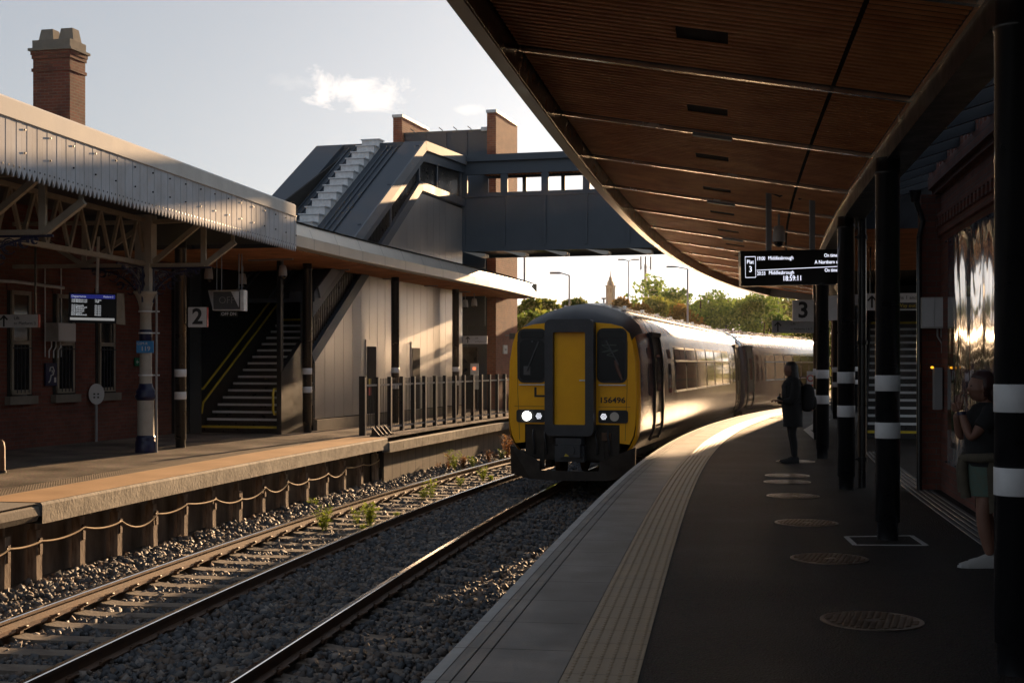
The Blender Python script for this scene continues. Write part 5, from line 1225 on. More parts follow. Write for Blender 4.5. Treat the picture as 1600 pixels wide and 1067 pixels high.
o, F = sign_flag('platform_number_sign', 'white square sign with the number 2 on the far platform column', c, .37, .39, .05, [('2', .42, 0, -.0, M['signb'], 'CENTER')], M['signw'], M['red'])
for z in (.15,-.15): k = MB(F); k.box(-.24,-.18,.02,.05,z-.01,z+.01); k.build('bracket', M['blackm'], o)
c = at(356, 469.5, 27.2); o = thing('off_indicator', 'grey hooded OFF indicator box hanging from the old canopy', 'indicator', c)
F = fr(c, .08)
m = MB(F); m.box(-.31,.27,0,.22,-.20,.20); m.box(.27,.34,-.05,.22,-.21,.21); m.build('case', M['galv'], o)
m = MB(F); m.box(-.30,.262,-.006,-.001,-.18,.18); m.build('face', M['dgrey'], o)
m = MB(F); m.quad((-.36,-.16,.20),(.27,-.16,.21),(.27,0,.20),(-.31,0,.20)); m.quad((-.31,0,.2),(-.36,-.16,.2),(-.31,-.02,-.18),(-.31,0,-.2)); m.build('hood', M['grey'], o)
m = MB(F); m.prism([(.08,-.05,.18),(.25,-.05,.18),(.24,-.05,-.14)], (0,-.006,0)); m.build('hood_side', M['galv'], o)
ux = F.to_3x3() @ Vector((1,0,0)); vs, fs = text('OFF', .20, F @ Vector((-.02,-.012,.0)), ux, (0,0,1), .001, 'CENTER', .95, -.003); m = MB(); m.add(vs, fs, False); m.build('lettering', M['grey'], o)
m = MB(F); 
for x in (-.26,-.16,.2,.26): m.cyl((x,.1,.2),(x,.1,.95),.012,n=6)
m.build('hanger', M['grey'], o)
m = MB(F); m.box(-.16,.20,.0,.03,-.33,-.22); m.build('label_plate', M['joint'], o); vs, fs = text('OFF DN', .088, F @ Vector((.02,-.004,-.275)), ux, (0,0,1), .001, 'CENTER', 1.0, .001); m = MB(); m.add(vs, fs, False); m.build('lettering', M['signw'], o)
c = P(150.5, 690); o = thing('help_post', 'round headed grey sign on a thin post by the left brick wall', 'sign post', c)
m = MB(); m.cyl(c, c+Vector((0,0,.9)), .03, n=8); m.build('post', M['grey'], o)
F = fr(at(151,615.5,c.y-.05), -.5); m = MB(F)
pts = [(.16*math.cos(t), .0, .22*math.sin(t)) for t in lin(0, 2*math.pi-.25, .25)]; m.prism(pts, (0,.05,0)); m.build('head', M['signw'], o)
k = MB(F); 
for x in (-.05,.03):
    for z in (.0,-.07): k.cbox((x,-.004,z), .035,.006,.035)
k.build('symbol', M['signb'], o)
c = P(12, 700); o = thing('litter_bin', 'black topped concrete coloured bin at the left edge of the far platform', 'bin', c)
m = MB(fr(c, .2)); m.lathe([(.24,0),(.26,.5),(.28,.95)], n=18); m.build('body', M['panel'], o); m = MB(fr(c, .2)); m.lathe([(.36,.95),(.37,1.02),(.34,1.1)], n=18); m.build('lid', M['black'], o)
c = P(1, 739); o = thing('bollard', 'short rusty bollard at the left edge near the far platform edge', 'bollard', c)
m = MB(fr(c, 0)); m.lathe([(.07,0),(.065,.4),(.05,.47),(.02,.5)], n=14); m.build('body', M['rust'], o); m = MB(fr(c, 0)); m.lathe([(.085,0),(.085,.04)], n=14); m.build('foot', M['blackm'], o)
pl = thing('conduit_run', 'grey pipe run hung under the old canopy by the brick wall', 'pipe', at(60,440,25))
m = MB(); m.tube([at(-5,439,24.5), at(22,440,24.6), at(100,450,25.4)], .03, 7); m.build('pipe', M['galv'], pl)
# ------------------------------------------------------------------ people
def skin(name, joints, edges, mt, par, levels=2):
    # joints: {id: ((x,y,z), rx, ry)} the first joint is the root
    ids = list(joints); me = bpy.data.meshes.new(name); off = wl(par)
    me.from_pydata([Vector(joints[i][0])-off for i in ids], [(ids.index(a), ids.index(b)) for a, b in edges], [])
    o = bpy.data.objects.new(name, me); C.objects.link(o); o.parent = par
    md = o.modifiers.new('skin', 'SKIN')
    lay = me.skin_vertices[0].data if me.skin_vertices else me.attributes and None
    for k, i in enumerate(ids):
        lay[k].radius = (joints[i][1], joints[i][2] if len(joints[i]) > 2 else joints[i][1]); lay[k].use_root = (k == 0)
    ss = o.modifiers.new('sub', 'SUBSURF'); ss.levels = levels; ss.render_levels = levels; md.use_smooth_shade = True
    me.materials.append(mt); return o
def add_skin_layer(me):
    pass
def figure(F, J, E):
    return {k: ((F @ Vector(v[0])),)+tuple(v[1:]) for k, v in J.items()}, E
def ellipsoid(mb, c, rx, ry, rz, n=14, m=9, fn=None):
    rows = []
    for i in range(m+1):
        a = -math.pi/2+math.pi*i/m; row = []
        for j in range(n+1):
            t = 2*math.pi*j/n; x, y, z = math.cos(a)*math.cos(t), math.cos(a)*math.sin(t), math.sin(a)
            if fn: x, y, z = fn(x, y, z)
            row.append(Vector(c)+Vector((x*rx, y*ry, z*rz)))
        rows.append(row)
    mb.grid(rows); return mb
# local axes of a figure: x = forward (the way it faces), y = its left, z up
def head_fn(x, y, z):
    # nose, brow, chin on a +x facing head
    if x > 0:
        if abs(y) < .35: 
            if -.25 < z < .12: x += .16*(1-abs(y)/.35)*(1-abs(z+.10)/.22 if abs(z+.10) < .22 else 0)
            if -.95 < z < -.55: x += .10
            if -.52 < z < -.32: x += .06*(1-abs(y)/.35)
        if z < -.3: y *= .82+.0*z
    return x, y, z
def make_head(F, c, par, hair_mt, long_hair, s=1.0):
    m = MB(F); ellipsoid(m, c, .098*s, .076*s, .118*s, 32, 28, head_fn); h = m.build('head', M['skin'], par)
    for sy in (-1,1):
        m = MB(F); ellipsoid(m, (c[0]-.005, c[1]+sy*.074*s, c[2]-.005), .018*s, .008*s, .03*s, 8, 6); m.build('ear', M['skin'], h)
        m = MB(F); ellipsoid(m, (c[0]+.083*s, c[1]+sy*.032*s, c[2]+.014), .010*s, .014*s, .006*s, 8, 6); m.build('eye', M['hairb'], h)
    m = MB(F); ellipsoid(m, (c[0]+.098*s, c[1], c[2]-.052*s), .010*s, .024*s, .008*s, 8, 6); m.build('mouth', M['red'] if False else M['skin'], h)
    m = MB(F)
    def hf(x, y, z):
        r = 1+.05*math.sin(9*y+5*z)+.03*math.sin(17*z)
        if x > .25 and z < .35: r *= .62
        return x*r, y*r, z*r
    ellipsoid(m, (c[0]-.022*s, c[1], c[2]+.024*s), .112*s, .094*s, .122*s, 22, 18, hf)
    if long_hair:
        rows = []
        for i, (z, rx, ry, dx) in enumerate([(.02,.10,.092,-.03),(-.08,.105,.10,-.045),(-.18,.10,.115,-.05),(-.28,.085,.125,-.05),(-.38,.06,.11,-.045),(-.44,.02,.05,-.04)]):
            rows.append([Vector((c[0]+dx*s+rx*s*math.cos(t)*(1 if math.cos(t) < 0 else .55), c[1]+ry*s*math.sin(t)*(1+.05*math.sin(5*t+i)), c[2]+z*s)) for t in lin(0, 2*math.pi, .4)])
        m.grid(rows)
    m.build('hair', hair_mt, par)
    return h
def fingers(F, J, E, wrist, d, up, side, curl=.5, s=1.0):
    # five finger chains rooted in the palm; returns list of chains
    ch = []; d = Vector(d).normalized(); up = Vector(up).normalized(); sd = d.cross(up).normalized()*side
    palm = Vector(wrist)+d*.085*s
    for i, (L, off) in enumerate(((.072,-.030),(.080,-.010),(.075,.010),(.060,.028))):
        a = palm+sd*off*s*-1; ax = d
        pts = [a-d*.03*s, a]
        ang = 0; p = a
        for q, fr_ in enumerate((.45,.32,.23)):
            ang += curl*(.8 if q else .5); v = d*math.cos(ang)-up*math.sin(ang); p = p+v*L*fr_*s; pts.append(p)
        ch.append((pts, .0085*s))
    a = Vector(wrist)+d*.03*s+sd*.026*s; v = (d*.6+sd*.6-up*.25).normalized(); ch.append(([a-v*.01, a+v*.03*s, a+v*.055*s+d*.008*s, a+v*.05*s+d*.035*s-up*.008*s], .0098*s))
    return palm, ch
def hand(F, par, wrist, d, up, side, curl, mt, s=1.0, name='hand'):
    J = {}; E = []
    w = Vector(wrist); palm, ch = fingers(F, J, E, wrist, d, up, side, curl, s); d_ = Vector(d).normalized()
    J['p'] = (F @ (w+d_*.045*s), .034*s, .016*s); J['w'] = (F @ w, .024*s, .020*s); J['q'] = (F @ (w+d_*.078*s), .036*s, .015*s); E += [('p','w'),('p','q')]
    o = skin(name, J, E, mt, par, 2)
    m = MB(F)
    for pts, r in ch: m.tube(pts, [r*1.1]+[r*(1-.12*i) for i in range(len(pts)-1)], 8)
    m.build('fingers', mt, o); return o
def trainer(F, par, heel, yaw, mt, s=1.0):
    G = F @ Matrix.Translation(Vector(heel)) @ Matrix.Rotation(yaw, 4, 'Z')
    m = MB(G); rows = []
    for x, w, h, z0 in ((-.065,.020,.05,.02),(-.06,.029,.085,.012),(-.02,.034,.092,.010),(.03,.036,.088,.010),(.08,.040,.066,.010),(.13,.043,.046,.010),(.17,.041,.035,.012),(.205,.029,.022,.014),(.218,.012,.014,.018)):
        rows.append([Vector((x*s, w*s*math.cos(t), z0+max(0,math.sin(t))*h*s*(1) if math.sin(t) > 0 else z0)) for t in lin(0, 2*math.pi, .35)])
    m.grid(rows); m.add([p for p in rows[0]], [tuple(range(len(rows[0])))]); o = m.build('shoe', mt, par)
    m = MB(G); m.prism([(x*s, y*s, .0) for x, y in ((-.07,-.02),(-.06,-.036),(.0,-.04),(.09,-.048),(.16,-.048),(.21,-.03),(.228,0),(.21,.03),(.16,.048),(.09,.048),(0,.04),(-.06,.036),(-.07,.02))], (0,0,.02)); m.build('sole', mt, o); return o
def person_one():
    c = P(1238, 722.5); o = thing('person', 'standing person with long dark hair, dark coat and backpack facing the train', 'person', c)
    F = Matrix.Translation(c) @ Matrix.Rotation(R(183), 4, 'Z')
    H = lambda z: z
    J = {'pel':((.0,0,.93),.15,.13),'wai':((.005,0,1.06),.125,.12),'che':((.01,0,1.25),.15,.12),'nek':((0,0,1.40),.07,.06),'nk2':((.015,0,1.47),.047,.045),
         'hL':((.0,.09,.86),.105,.10),'kL':((.02,.085,.48),.062,.06),'mL':((-.015,.085,.32),.058,.055),'aL':((-.02,.085,.09),.038,.036),
         'hR':((.0,-.09,.86),.105,.10),'kR':((.0,-.085,.48),.062,.06),'mR':((-.03,-.085,.32),.058,.055),'aR':((-.045,-.085,.09),.038,.036),
         'sL':((.0,.165,1.34),.062),'eL':((.03,.205,1.08),.048),'wL':((.20,.16,1.02),.032),
         'sR':((.0,-.165,1.34),.062),'eR':((.03,-.21,1.08),.048),'wR':((.20,-.15,1.03),.032)}
    E = [('pel','wai'),('wai','che'),('che','nek'),('nek','nk2'),('pel','hL'),('hL','kL'),('kL','mL'),('mL','aL'),('pel','hR'),('hR','kR'),('kR','mR'),('mR','aR'),('che','sL'),('sL','eL'),('eL','wL'),('che','sR'),('sR','eR'),('eR','wR')]
    skin('body', {k:(F @ Vector(v[0]),)+tuple(v[1:]) for k, v in J.items()}, E, M['clothb'], o)
    make_head(F, (.04,0,1.545), o, M['hairb'], True)
    # knee length coat and puffed sleeves
    m = MB(F); rows = []
    for z, rx, ry, dx in ((1.44,.06,.08,0),(1.40,.10,.17,0),(1.33,.145,.215,.01),(1.15,.155,.215,.015),(1.0,.155,.21,.01),(.85,.165,.215,.0),(.70,.16,.21,-.01),(.60,.165,.215,-.01)):
        rows.append([Vector((dx+rx*math.cos(t)*(1+.04*math.sin(4*t+z*9)), ry*math.sin(t)*(1+.03*math.sin(5*t+z*7)), z)) for t in lin(0, 2*math.pi, .3)])
    m.grid(rows); m.build('coat', M['clothb'], o)
    for sy in (1,-1):
        m = MB(F); m.tube([(0,sy*.17,1.37),(.0,sy*.21,1.25),(.03,sy*.22,1.09),(.06,sy*.205,1.035),(.14,sy*.18,1.02),(.19,sy*.16,1.02)], [.07,.082,.072,.068,.058,.048], 12); m.build('sleeve', M['clothb'], o)
        hand(F, o, (.20,sy*.155,1.025), (.9,-sy*.3,.1), (0,0,1), sy, .6, M['skin'], .95)
        trainer(F, o, (-.02 if sy > 0 else -.045, sy*.085, 0), sy*.08, M['clothb'], 1.05)
    m = MB(F); m.tube([(.21,.0,1.06),(.24,0,1.10)], [.03,.03], 8); m.box(.205,.215,-.035,.035,1.02,1.16); m.build('phone', M['black'], o)
    bp = thing('backpack', 'dark backpack worn by the standing person', 'backpack', F @ Vector((-.22,0,1.1)))
    m = MB(F); ellipsoid(m, (-.245,0,1.08), .12,.17,.235, 20, 14, lambda x,y,z: (math.copysign(abs(x)**.7,x), math.copysign(abs(y)**.7,y), math.copysign(abs(z)**.75,z))); m.build('bag', M['clothb'], bp)
    m = MB(F); ellipsoid(m, (-.35,0,1.0), .05,.13,.12, 14, 10, lambda x,y,z: (x, math.copysign(abs(y)**.7,y), math.copysign(abs(z)**.7,z))); m.build('pocket', M['clothb'], bp)
    for sy in (-1,1): m = MB(F); m.tube([(-.16,sy*.10,1.28),(-.05,sy*.11,1.40),(.06,sy*.12,1.38),(.135,sy*.12,1.28),(.12,sy*.13,1.12),(-.1,sy*.15,.98)], .02, 6); m.build('strap', M['clothb'], bp)
def person_two():
    c = P(1541, 884); o = thing('person', 'person in black t-shirt and white trainers holding up a phone behind the nearest column', 'person', c)
    F = Matrix.Translation(c) @ Matrix.Rotation(R(176), 4, 'Z')
    J = {'pel':((-.02,0,.86),.14,.125),'wai':((-.01,0,.99),.125,.12),'che':((.0,0,1.16),.14,.12),'nek':((0,0,1.30),.065,.055),'nk2':((.02,0,1.37),.045,.043),
         'hL':((-.02,.085,.80),.10,.095),'kL':((.05,.08,.45),.062,.06),'mL':((.035,.08,.30),.060,.058),'aL':((-.01,.08,.09),.038,.036),
         'hR':((-.02,-.085,.80),.10,.095),'kR':((-.0,-.085,.45),.062,.06),'mR':((-.055,-.09,.30),.060,.058),'aR':((-.12,-.09,.09),.038,.036),
         'sL':((.0,.165,1.245),.056),'eL':((.17,.17,1.04),.044),'wL':((.225,.10,1.26),.029),
         'sR':((.0,-.165,1.245),.056),'eR':((.16,-.20,1.03),.044),'wR':((.215,-.10,1.24),.029)}
    E = [('pel','wai'),('wai','che'),('che','nek'),('nek','nk2'),('pel','hL'),('hL','kL'),('kL','mL'),('mL','aL'),('pel','hR'),('hR','kR'),('kR','mR'),('mR','aR'),('che','sL'),('sL','eL'),('eL','wL'),('che','sR'),('sR','eR'),('eR','wR')]
    skin('body', {k:(F @ Vector(v[0]),)+tuple(v[1:]) for k, v in J.items()}, E, M['skin'], o)
    make_head(F, (.045,0,1.455), o, M['hairr'], False)
    m = MB(F); ellipsoid(m, (-.06,0,1.43), .08,.085,.10, 14, 10); m.build('hair_back', M['hairr'], o)
    m = MB(F); rows = []
    for z, rx, ry, dx in ((1.335,.055,.07,0),(1.31,.09,.15,0),(1.24,.145,.21,.01),(1.10,.155,.205,.02),(.98,.155,.20,.015),(.88,.165,.21,.0),(.82,.165,.21,-.01)):
        rows.append([Vector((dx+rx*math.cos(t)*(1+.03*math.sin(4*t+z*12)), ry*math.sin(t)*(1+.025*math.sin(5*t+z*9)), z)) for t in lin(0, 2*math.pi, .3)])
    m.grid(rows); m.build('t_shirt', M['clothb'], o)
    for sy in (1,-1): m = MB(F); m.tube([(0,sy*.15,1.28),(.03,sy*.19,1.21),(.09,sy*.20,1.13)], [.07,.078,.072], 12); m.build('sleeve', M['clothb'], o)
    m = MB(F); rows = []
    for z, rx, ry in ((.86,.16,.205),(.78,.165,.21),(.66,.165,.21),(.58,.16,.20)): rows.append([Vector((-.01+rx*math.cos(t)*(1+.04*math.sin(6*t+z*9)), ry*math.sin(t), z)) for t in lin(0, 2*math.pi, .3)])
    m.grid(rows); m.build('shorts', M['clothg'], o)
    # jacket tied round the waist
    m = MB(F); rows = []
    for i, z in enumerate(lin(.87,.42,.05)):
        k = (z-.42)/.45; rows.append([Vector((-.03+(.19-.01*k)*math.cos(t)*(1+.07*math.sin(7*t+2*z))-.03*(1-k), (.235)*math.sin(t)*(1+.06*math.sin(6*t+5*z)), z-.05*math.cos(2*t))) for t in lin(R(62), R(298), .14)])
    m.grid(rows); m.build('tied_jacket', M['clotho'], o)
    m = MB(F)
    for pts in ([(.0,.22,.90),(.10,.19,.89),(.165,.06,.885),(.185,.0,.87)],[(.0,-.22,.90),(.10,-.19,.89),(.165,-.06,.885),(.185,.0,.87)],[(.18,.01,.88),(.195,.03,.80),(.19,.05,.68),(.175,.055,.56)],[(.18,-.01,.88),(.19,-.05,.79),(.18,-.08,.69),(.165,-.09,.60)]): m.tube(pts, [.038,.04,.036,.042], 10)
    ellipsoid(m, (.19,0,.87), .035,.05,.04, 10, 8)
    m.build('jacket_sleeves', M['clotho'], o)
    hand(F, o, (.226,.10,1.27), (.15,-.25,.9), (1,0,0), 1, .55, M['skin']); hand(F, o, (.216,-.10,1.25), (.15,.25,.9), (1,0,0), -1, .55, M['skin'])
    m = MB(F); m.tube([(.222,.105,1.235),(.224,.103,1.262)], [.036,.036], 12); m.build('watch', M['navy'], o)
    ph_ = MB(F); ph_.box(.262,.272,-.04,.04,1.33,1.49); tag(ph_.build('mobile_phone', M['black']), 'mobile phone held up by the person in the black t-shirt', 'phone')
    trainer(F, o, (.0,.08,0), .05, M['shoe'], 1.12); trainer(F, o, (-.13,-.09,0), -.1, M['shoe'], 1.12)
person_one(); person_two()
# ------------------------------------------------------------------ trees, weeds, skyline
def leaf_mat(name, c0, c1):
    m, nt, b = new_mat(name); N = nt.nodes.new; L = nt.links.new
    gi = N('ShaderNodeNewGeometry'); cr = N('ShaderNodeValToRGB'); L(gi.outputs['Random Per Island'], cr.inputs[0]); e = cr.color_ramp.elements; e[0].color = c0+(1,); e[1].color = c1+(1,)
    L(cr.outputs[0], b.inputs['Base Color']); b.inputs['Roughness'].default_value = .55
    tl = N('ShaderNodeBsdfTranslucent'); L(cr.outputs[0], tl.inputs[0]); ms = N('ShaderNodeMixShader'); ms.inputs[0].default_value = .62; L(b.outputs[0], ms.inputs[1]); L(tl.outputs[0], ms.inputs[2]); L(ms.outputs[0], nt.nodes['Material Output'].inputs[0])
    return m
M['leafa'] = leaf_mat('leaves olive', (.08,.11,.02), (.28,.30,.05)); M['leafb'] = leaf_mat('leaves green', (.07,.13,.025), (.24,.34,.055)); M['leafc'] = leaf_mat('leaves autumn', (.12,.08,.015), (.30,.17,.035)); M['weed'] = leaf_mat('weed leaves', (.18,.27,.03), (.45,.50,.08)); M['weedr'] = leaf_mat('dry weed', (.20,.09,.03), (.40,.22,.09))
def fastmesh(name, V, nq, mt, par=None):
    me = bpy.data.meshes.new(name); off = np.array(wl(par)) if par else 0; V = (V-off)
    me.vertices.add(len(V)); me.vertices.foreach_set('co', V.reshape(-1)); me.loops.add(len(V)); me.loops.foreach_set('vertex_index', np.arange(len(V), dtype=np.int32))
    k = len(V)//nq; me.polygons.add(k); me.polygons.foreach_set('loop_start', np.arange(0, nq*k, nq, dtype=np.int32)); me.update(calc_edges=True); me.materials.append(mt)
    o = bpy.data.objects.new(name, me); C.objects.link(o); o.parent = par; return o
def tree(px, pytop, Y, wm, label, mt, seed, base=-1.4, leafs=3400, ls=.26, group='trees beyond the far end of the tracks', shape='round'):
    rg = np.random.default_rng(seed); c = at(px, 568, Y); zt = EYE-(pytop-HY)*Y/FPX; Hh = zt-base
    o = thing('tree', label, 'tree', (c.x, c.y, base), group)
    m = MB(); b0 = Vector((c.x, c.y, base)); m.tube([b0, b0+Vector((.1,0,Hh*.3)), b0+Vector((-.1,.1,Hh*.6)), b0+Vector((0,0,Hh*.88))], [.035*Hh, .026*Hh, .016*Hh, .004*Hh], 8)
    blobs = []
    nb = 22
    for i in range(nb):
        a = rg.uniform(0, 6.28); f = rg.uniform(.18, .97); w = wm/2*(math.sin(math.pi*min(1,(f*.86+.12)))**.6)*rg.uniform(.3, .95)
        if shape == 'cone': w = wm/2*(1.05-f)*rg.uniform(.3,1)
        q = b0+Vector((w*math.cos(a), w*math.sin(a)*.8, Hh*(f*.9+.02))); blobs.append((q, rg.uniform(.10,.19)*wm*(1.1-.4*f)))
        st = b0+Vector((0,0,Hh*f*.7)); m.tube([st, st.lerp(q, .6)+Vector((0,0,.1)), q], [.010*Hh,.006*Hh,.002*Hh], 5)
    m.build('trunk', M['bark'], o)
    per = leafs//nb; P_ = []
    for q, r in blobs:
        d = rg.normal(size=(per,3)); d /= np.linalg.norm(d,axis=1)[:,None]; rr = r*rg.uniform(.35,1.12,(per,1)); pos = np.array(q)+d*rr*np.array([1,1,.8])
        u = rg.normal(size=(per,3)); u /= np.linalg.norm(u,axis=1)[:,None]; v = np.cross(u, rg.normal(size=(per,3))); v /= np.linalg.norm(v,axis=1)[:,None]; s_ = ls*rg.uniform(.5,1.2,(per,1))
        P_.append(np.stack([pos-u*s_*.5, pos+v*s_*.32, pos+u*s_*.5, pos-v*s_*.32], 1).reshape(-1,3))
    fastmesh('crown', np.concatenate(P_), 4, mt, o)
tl_ = [ (825,452,60,4.2,'low olive bush tree just right of the far canopy end','leafa'),(862,456,66,4.2,'thin topped bush behind the train cab roof, left of the church spire','leafa'),
 (905,450,72,4.5,'small bushy tree left of the church tower','leafa'),(985,452,80,4.2,'bronze leaved bush tree right of the church tower','leafc'),(1012,448,84,5,'olive tree between church tower and tall green tree','leafa'),
 (1048,425,100,8.2,'tall round green tree behind the train roof','leafb'),(1040,455,82,6,'dense tree in front of the tall round tree','leafa'),(1095,446,88,7.5,'wide green tree behind the lamp column','leafb'),
 (1138,442,90,8,'large bright green tree over the first carriage','leafb'),(1170,452,92,7.5,'green tree over the second carriage front','leafb'),(1195,482,84,4.5,'short bright green tree above the second carriage','leafb'),
 (1225,452,120,10,'hazy distant tree left of the number 3 sign','leafa'),(1280,450,120,11,'hazy distant tree behind the far columns','leafa'),(1340,455,125,12,'distant tree hidden behind the black columns','leafa'),(945,462,76,4,'low shrub at the foot of the church tower','leafa'),(1072,470,78,5,'low bush beside the lamp column','leafc'),(840,470,56,3.4,'low leafy bush by the brick tower','leafb')]
for i, (px, py, Y, w, lb, mt) in enumerate(tl_): tree(px, py, Y, w*1.15, lb, M[mt], 50+i, leafs=9000 if Y < 100 else 7000, ls=.26 if Y < 100 else .38)
def weed(c, h, n, mt, label, seed, spread=.5, name='weed'):
    rg = random.Random(seed); o = thing(name, label, 'weed', c, 'weeds growing along the far track'); s_ = MB(); lf = MB()
    for i in range(n):
        a = rg.uniform(0,6.28); t = Vector((math.cos(a)*spread*h*rg.uniform(.2,1), math.sin(a)*spread*h*rg.uniform(.2,1), h*rg.uniform(.6,1))); b = c+Vector((rg.uniform(-.04,.04),rg.uniform(-.04,.04),-.03))
        s_.tube([b, b+t*.5+Vector((0,0,.05*h)), b+t], [.004,.003,.0015], 4)
        for k in range(16):
            f = rg.uniform(.15,1.02); p = b+t*f; l = rg.uniform(.04,.10)*(.6+h); a2 = rg.uniform(0,6.28); d = Vector((math.cos(a2),math.sin(a2),rg.uniform(-.2,.7)))*l; w = Vector((-d.y,d.x,0)).normalized()*l*.22
            lf.add([p, p+d*.5+w, p+d, p+d*.5-w], [(0,1,2,3)])
    s_.build('stems', M['weed'] if mt == 'weed' else M['weedr'], o); lf.build('leaves', M[mt], o)
wz = -1.06
for i, (px, py, h, n, mt, lb) in enumerate([(489,793,.22,16,'weed','low green weed clump on the stones left of the far rail'),(507,826,.42,26,'weed','tall grey green weed against the inside of the far left rail'),(557,815,.28,9,'weed','slim bright weed between the far rails, left of the densest one'),(577,818,.42,26,'weed','densest green weed between the far rails'),(566,826,.10,8,'weed','tiny yellow green weed at the foot of the dense one'),(661,777,.18,12,'weed','low yellow weed cluster between the rails mid way'),(674,775,.40,12,'weed','tall thin feathery weed between the rails'),(620,804,.08,7,'weed','tiny weed beside the right rail of the far track'),(718,757,.20,10,'weed','small weed patch between the rails before the train'),(755,749,.36,16,'weed','green weed beside the rails close to the train'),(768,748,.12,10,'weed','low weed tuft just left of the train'),
    (701,731,.42,6,'weedr','bare dry stalk by the new platform wall'),(710,731,.50,18,'weed','tall yellow green weed by the new platform wall'),(724,730,.32,22,'weedr','bushy yellow brown weed by the new platform wall'),(738,728,.28,14,'weed','low yellow weed right of the bushy brown one'),(764,722,.45,9,'weedr','tall brown stalk near the train by the platform wall'),(774,718,.25,7,'weedr','small reddish weed near the train'),(793,714,.70,24,'weedr','tallest rust red weed beside the train cab'),(783,716,.30,12,'weed','pale green weed beside the rust red one'),(686,733,.22,4,'weedr','short dry twig by the new platform wall')]):
    c = P(px, py, -1.08 if px < 680 or 'between' in lb or 'rails' in lb else -1.0); weed(c, h, n, mt, lb, 200+i, .5 if mt == 'weed' else .3)
def lamp(px, pyt, Y, label, arms, base=-1.4, r=.05, hw=.4):
    c = at(px, 568, Y); zt = EYE-(pyt-HY)*Y/FPX; o = thing('street_lamp', label, 'street lamp', (c.x, c.y, base)); m = MB(); m.cyl((c.x,c.y,base),(c.x,c.y,zt),r*1.2,r*.7,n=10); m.build('pole', M['grey'], o)
    for a in arms: m = MB(); m.bar((c.x,c.y,zt-.02),(c.x+a*hw,c.y,zt+.10),.05,.05); m.build('arm', M['grey'], o); k = MB(); k.cbox((c.x+a*(hw+.25),c.y,zt+.10),.5,.2,.09); k.build('lamp_head', M['grey'], o)
lamp(982, 408, 95, 'thin street lamp with two small heads right of the church spire', (-1,1), hw=.25)
lamp(1074.5, 420, 70, 'tall lamp column with one arm in front of the green trees', (-1,), r=.065, hw=.6)
lamp(889.5, 430, 62, 'thin pole with a left arm rising behind the train cab roof', (-1,), r=.05, hw=.4)
lamp(819.5, 395, 62, 'lamp column with a short bar just right of the brick tower', (), r=.06)
lamp(1216, 470, 95, 'thin lamp pole by the pale tank left of the number 3 sign', (), r=.07)
lamp(1190, 480, 100, 'faint thin pole above the second carriage', (), r=.05)
c = at(1008.5, 568, 130); o = thing('radio_mast', 'slim telecom mast with three antennas right of the lamp', 'mast', (c.x,c.y,-1.4)); zt = EYE+(568-413)*130/FPX
m = MB(); m.cyl((c.x,c.y,-1.4),(c.x,c.y,zt),.16,.12,n=8); m.build('pole', M['grey'], o)
for dx in (-.45,0,.5): m = MB(); m.cbox((c.x+dx,c.y,zt+.1),.14,.14,1.3); m.bar((c.x,c.y,zt-.3),(c.x+dx,c.y,zt-.3),.06,.06); m.build('antenna', M['grey'], o)
c = at(954, 568, 260); s_ = 260/FPX; z = lambda py: EYE-(py-HY)*s_; o = thing('church_tower', 'distant pointed church tower above the trees', 'church tower', (c.x,c.y,-1.4))
m = MB(fr((c.x,c.y,0),.4)); w=.72; m.box(-w,w,-w,w,-1.4,z(447)); m.box(-w*1.12,w*1.12,-w*1.12,w*1.12,z(448),z(446)); m.build('tower', M['slate'], o)
m = MB(Matrix.Translation(Vector((c.x,c.y,0)))); m.lathe([(w*.95,z(446)),(w*.9,z(441)),(w*.55,z(438)),(w*.5,z(435)),(.12,z(431)),(.03,z(422))], n=8); m.build('spire', M['slate'], o)
m = MB(fr((c.x,c.y,0),.4)); 
for x in (-.3,.3): m.box(x-.12,x+.12,-w-.02,-w,z(458),z(451))
m.build('louvre_window', M['black'], o)
c = at(1215.5, 568, 140); s_ = 140/FPX; z = lambda py: EYE-(py-HY)*s_; o = thing('storage_tank', 'pale domed tank behind the lift sign at the far end', 'tank', (c.x,c.y,-1.4))
m = MB(Matrix.Translation(Vector((c.x,c.y,0)))); r = .68; m.lathe([(r,-1.4),(r,z(484)),(r*.9,z(481)),(r*.55,z(479.5)),(.05,z(479))], n=20); m.build('tank', M['white'], o)
m = MB(Matrix.Translation(Vector((c.x,c.y,0)))); m.lathe([(r*1.03,z(494)),(r*1.03,z(493))], n=20); m.build('band', M['grey'], o)
c = at(1245, 568, 150); s_ = 150/FPX; o = thing('house', 'pale distant house behind the number 3 sign', 'house', (c.x,c.y,-1.4))
z = lambda py: EYE-(py-HY)*s_
m = MB(fr((c.x,c.y,0),.3)); m.box(-2.4,2.4,0,5,-1.4,z(506)); m.build('wall', M['stone'], o); m = MB(fr((c.x,c.y,0),.3)); m.prism([(-2.6,-.2,z(506)),(-2.6,5.2,z(506)),(-2.6,2.5,z(488))], (5.2,0,0)); m.build('roof', M['slate'], o)
for x in (-1.3,1.2): m = MB(fr((c.x,c.y,0),.3)); m.box(x-.45,x+.45,-.05,0,z(522),z(512)); m.build('window', M['glass'], o)
rg = np.random.default_rng(5); n = 14000
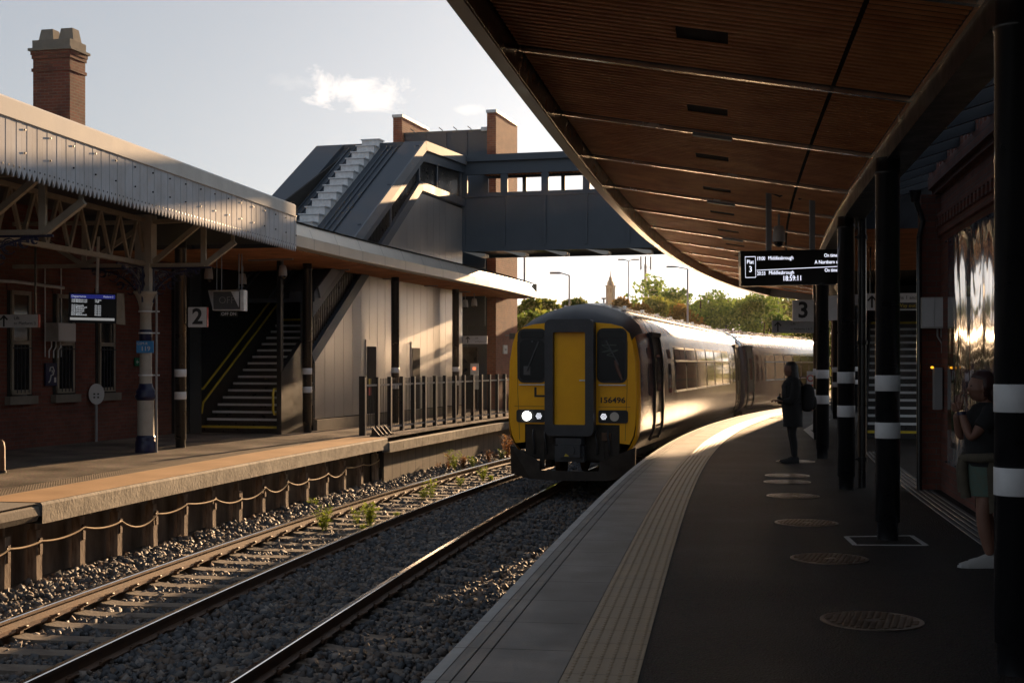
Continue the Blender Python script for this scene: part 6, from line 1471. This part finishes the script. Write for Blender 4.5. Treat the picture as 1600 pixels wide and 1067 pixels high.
u_ = rg.uniform(0,1,n); base_ = np.stack([40+u_*75+rg.normal(0,3,n), 118-u_*85+rg.normal(0,3,n)], 1); hh = (5.0+1.6*np.sin(u_*37)+1.1*np.sin(u_*91+1))*rg.uniform(0,1,n)**.6
pos = np.column_stack([base_, -1.4+hh]); a_ = rg.normal(size=(n,3)); a_ /= np.linalg.norm(a_,axis=1)[:,None]; b_ = np.cross(a_, rg.normal(size=(n,3))); b_ /= np.linalg.norm(b_,axis=1)[:,None]
o = fastmesh('unseen_wood', np.stack([pos-a_*.9, pos+b_*.7, pos+a_*.9, pos-b_*.7], 1).reshape(-1,3), 4, M['leafa']); o['kind'] = 'stuff'  # leaf mass out of view, added to darken what the train side reflects

# invented building past the right platform, added to keep sun off its asphalt
ab = thing('added_sun_blocker', 'added dark brick building beyond the far end of the right platform, blocking the low sun', 'building', (15,60,-1.4))
G = fr((14.25,60,0), .33); m = MB(G); m.box(0,12,0,7,-1.4,6.0); m.build('wall', M['brick3'], ab)
m = MB(G); m.prism([(-.2,-.2,6),(12.2,-.2,6),(12.2,3.5,7.8),(-.2,3.5,7.8)], (0,.01,-.15)); m.prism([(-.2,7.2,6),(12.2,7.2,6),(12.2,3.5,7.8),(-.2,3.5,7.8)], (0,.01,-.15)); m.build('roof', M['slate'], ab)
for x in (1.2,3.6,6,8.4): m = MB(G); m.box(x,x+1.0,-.04,0,1.0,2.6); m.build('window', M['glass'], ab)

# ------------------------------------------------------------------ evening haze
hm = bpy.data.materials.new('haze'); hm.use_nodes = True; hn = hm.node_tree; hn.nodes.clear()
ho = hn.nodes.new('ShaderNodeOutputMaterial'); hv = hn.nodes.new('ShaderNodeVolumePrincipled'); hv.inputs['Color'].default_value = (1,.90,.74,1); hv.inputs['Density'].default_value = .00013; hv.inputs['Anisotropy'].default_value = .66
hn.links.new(hv.outputs[0], ho.inputs['Volume'])
h = MB(); h.box(-905, 905, -65, 1505, -4, 19); o = h.build('haze', hm); o['kind'] = 'stuff'
cy.volume_bounces = 0; cy.volume_step_rate = 5
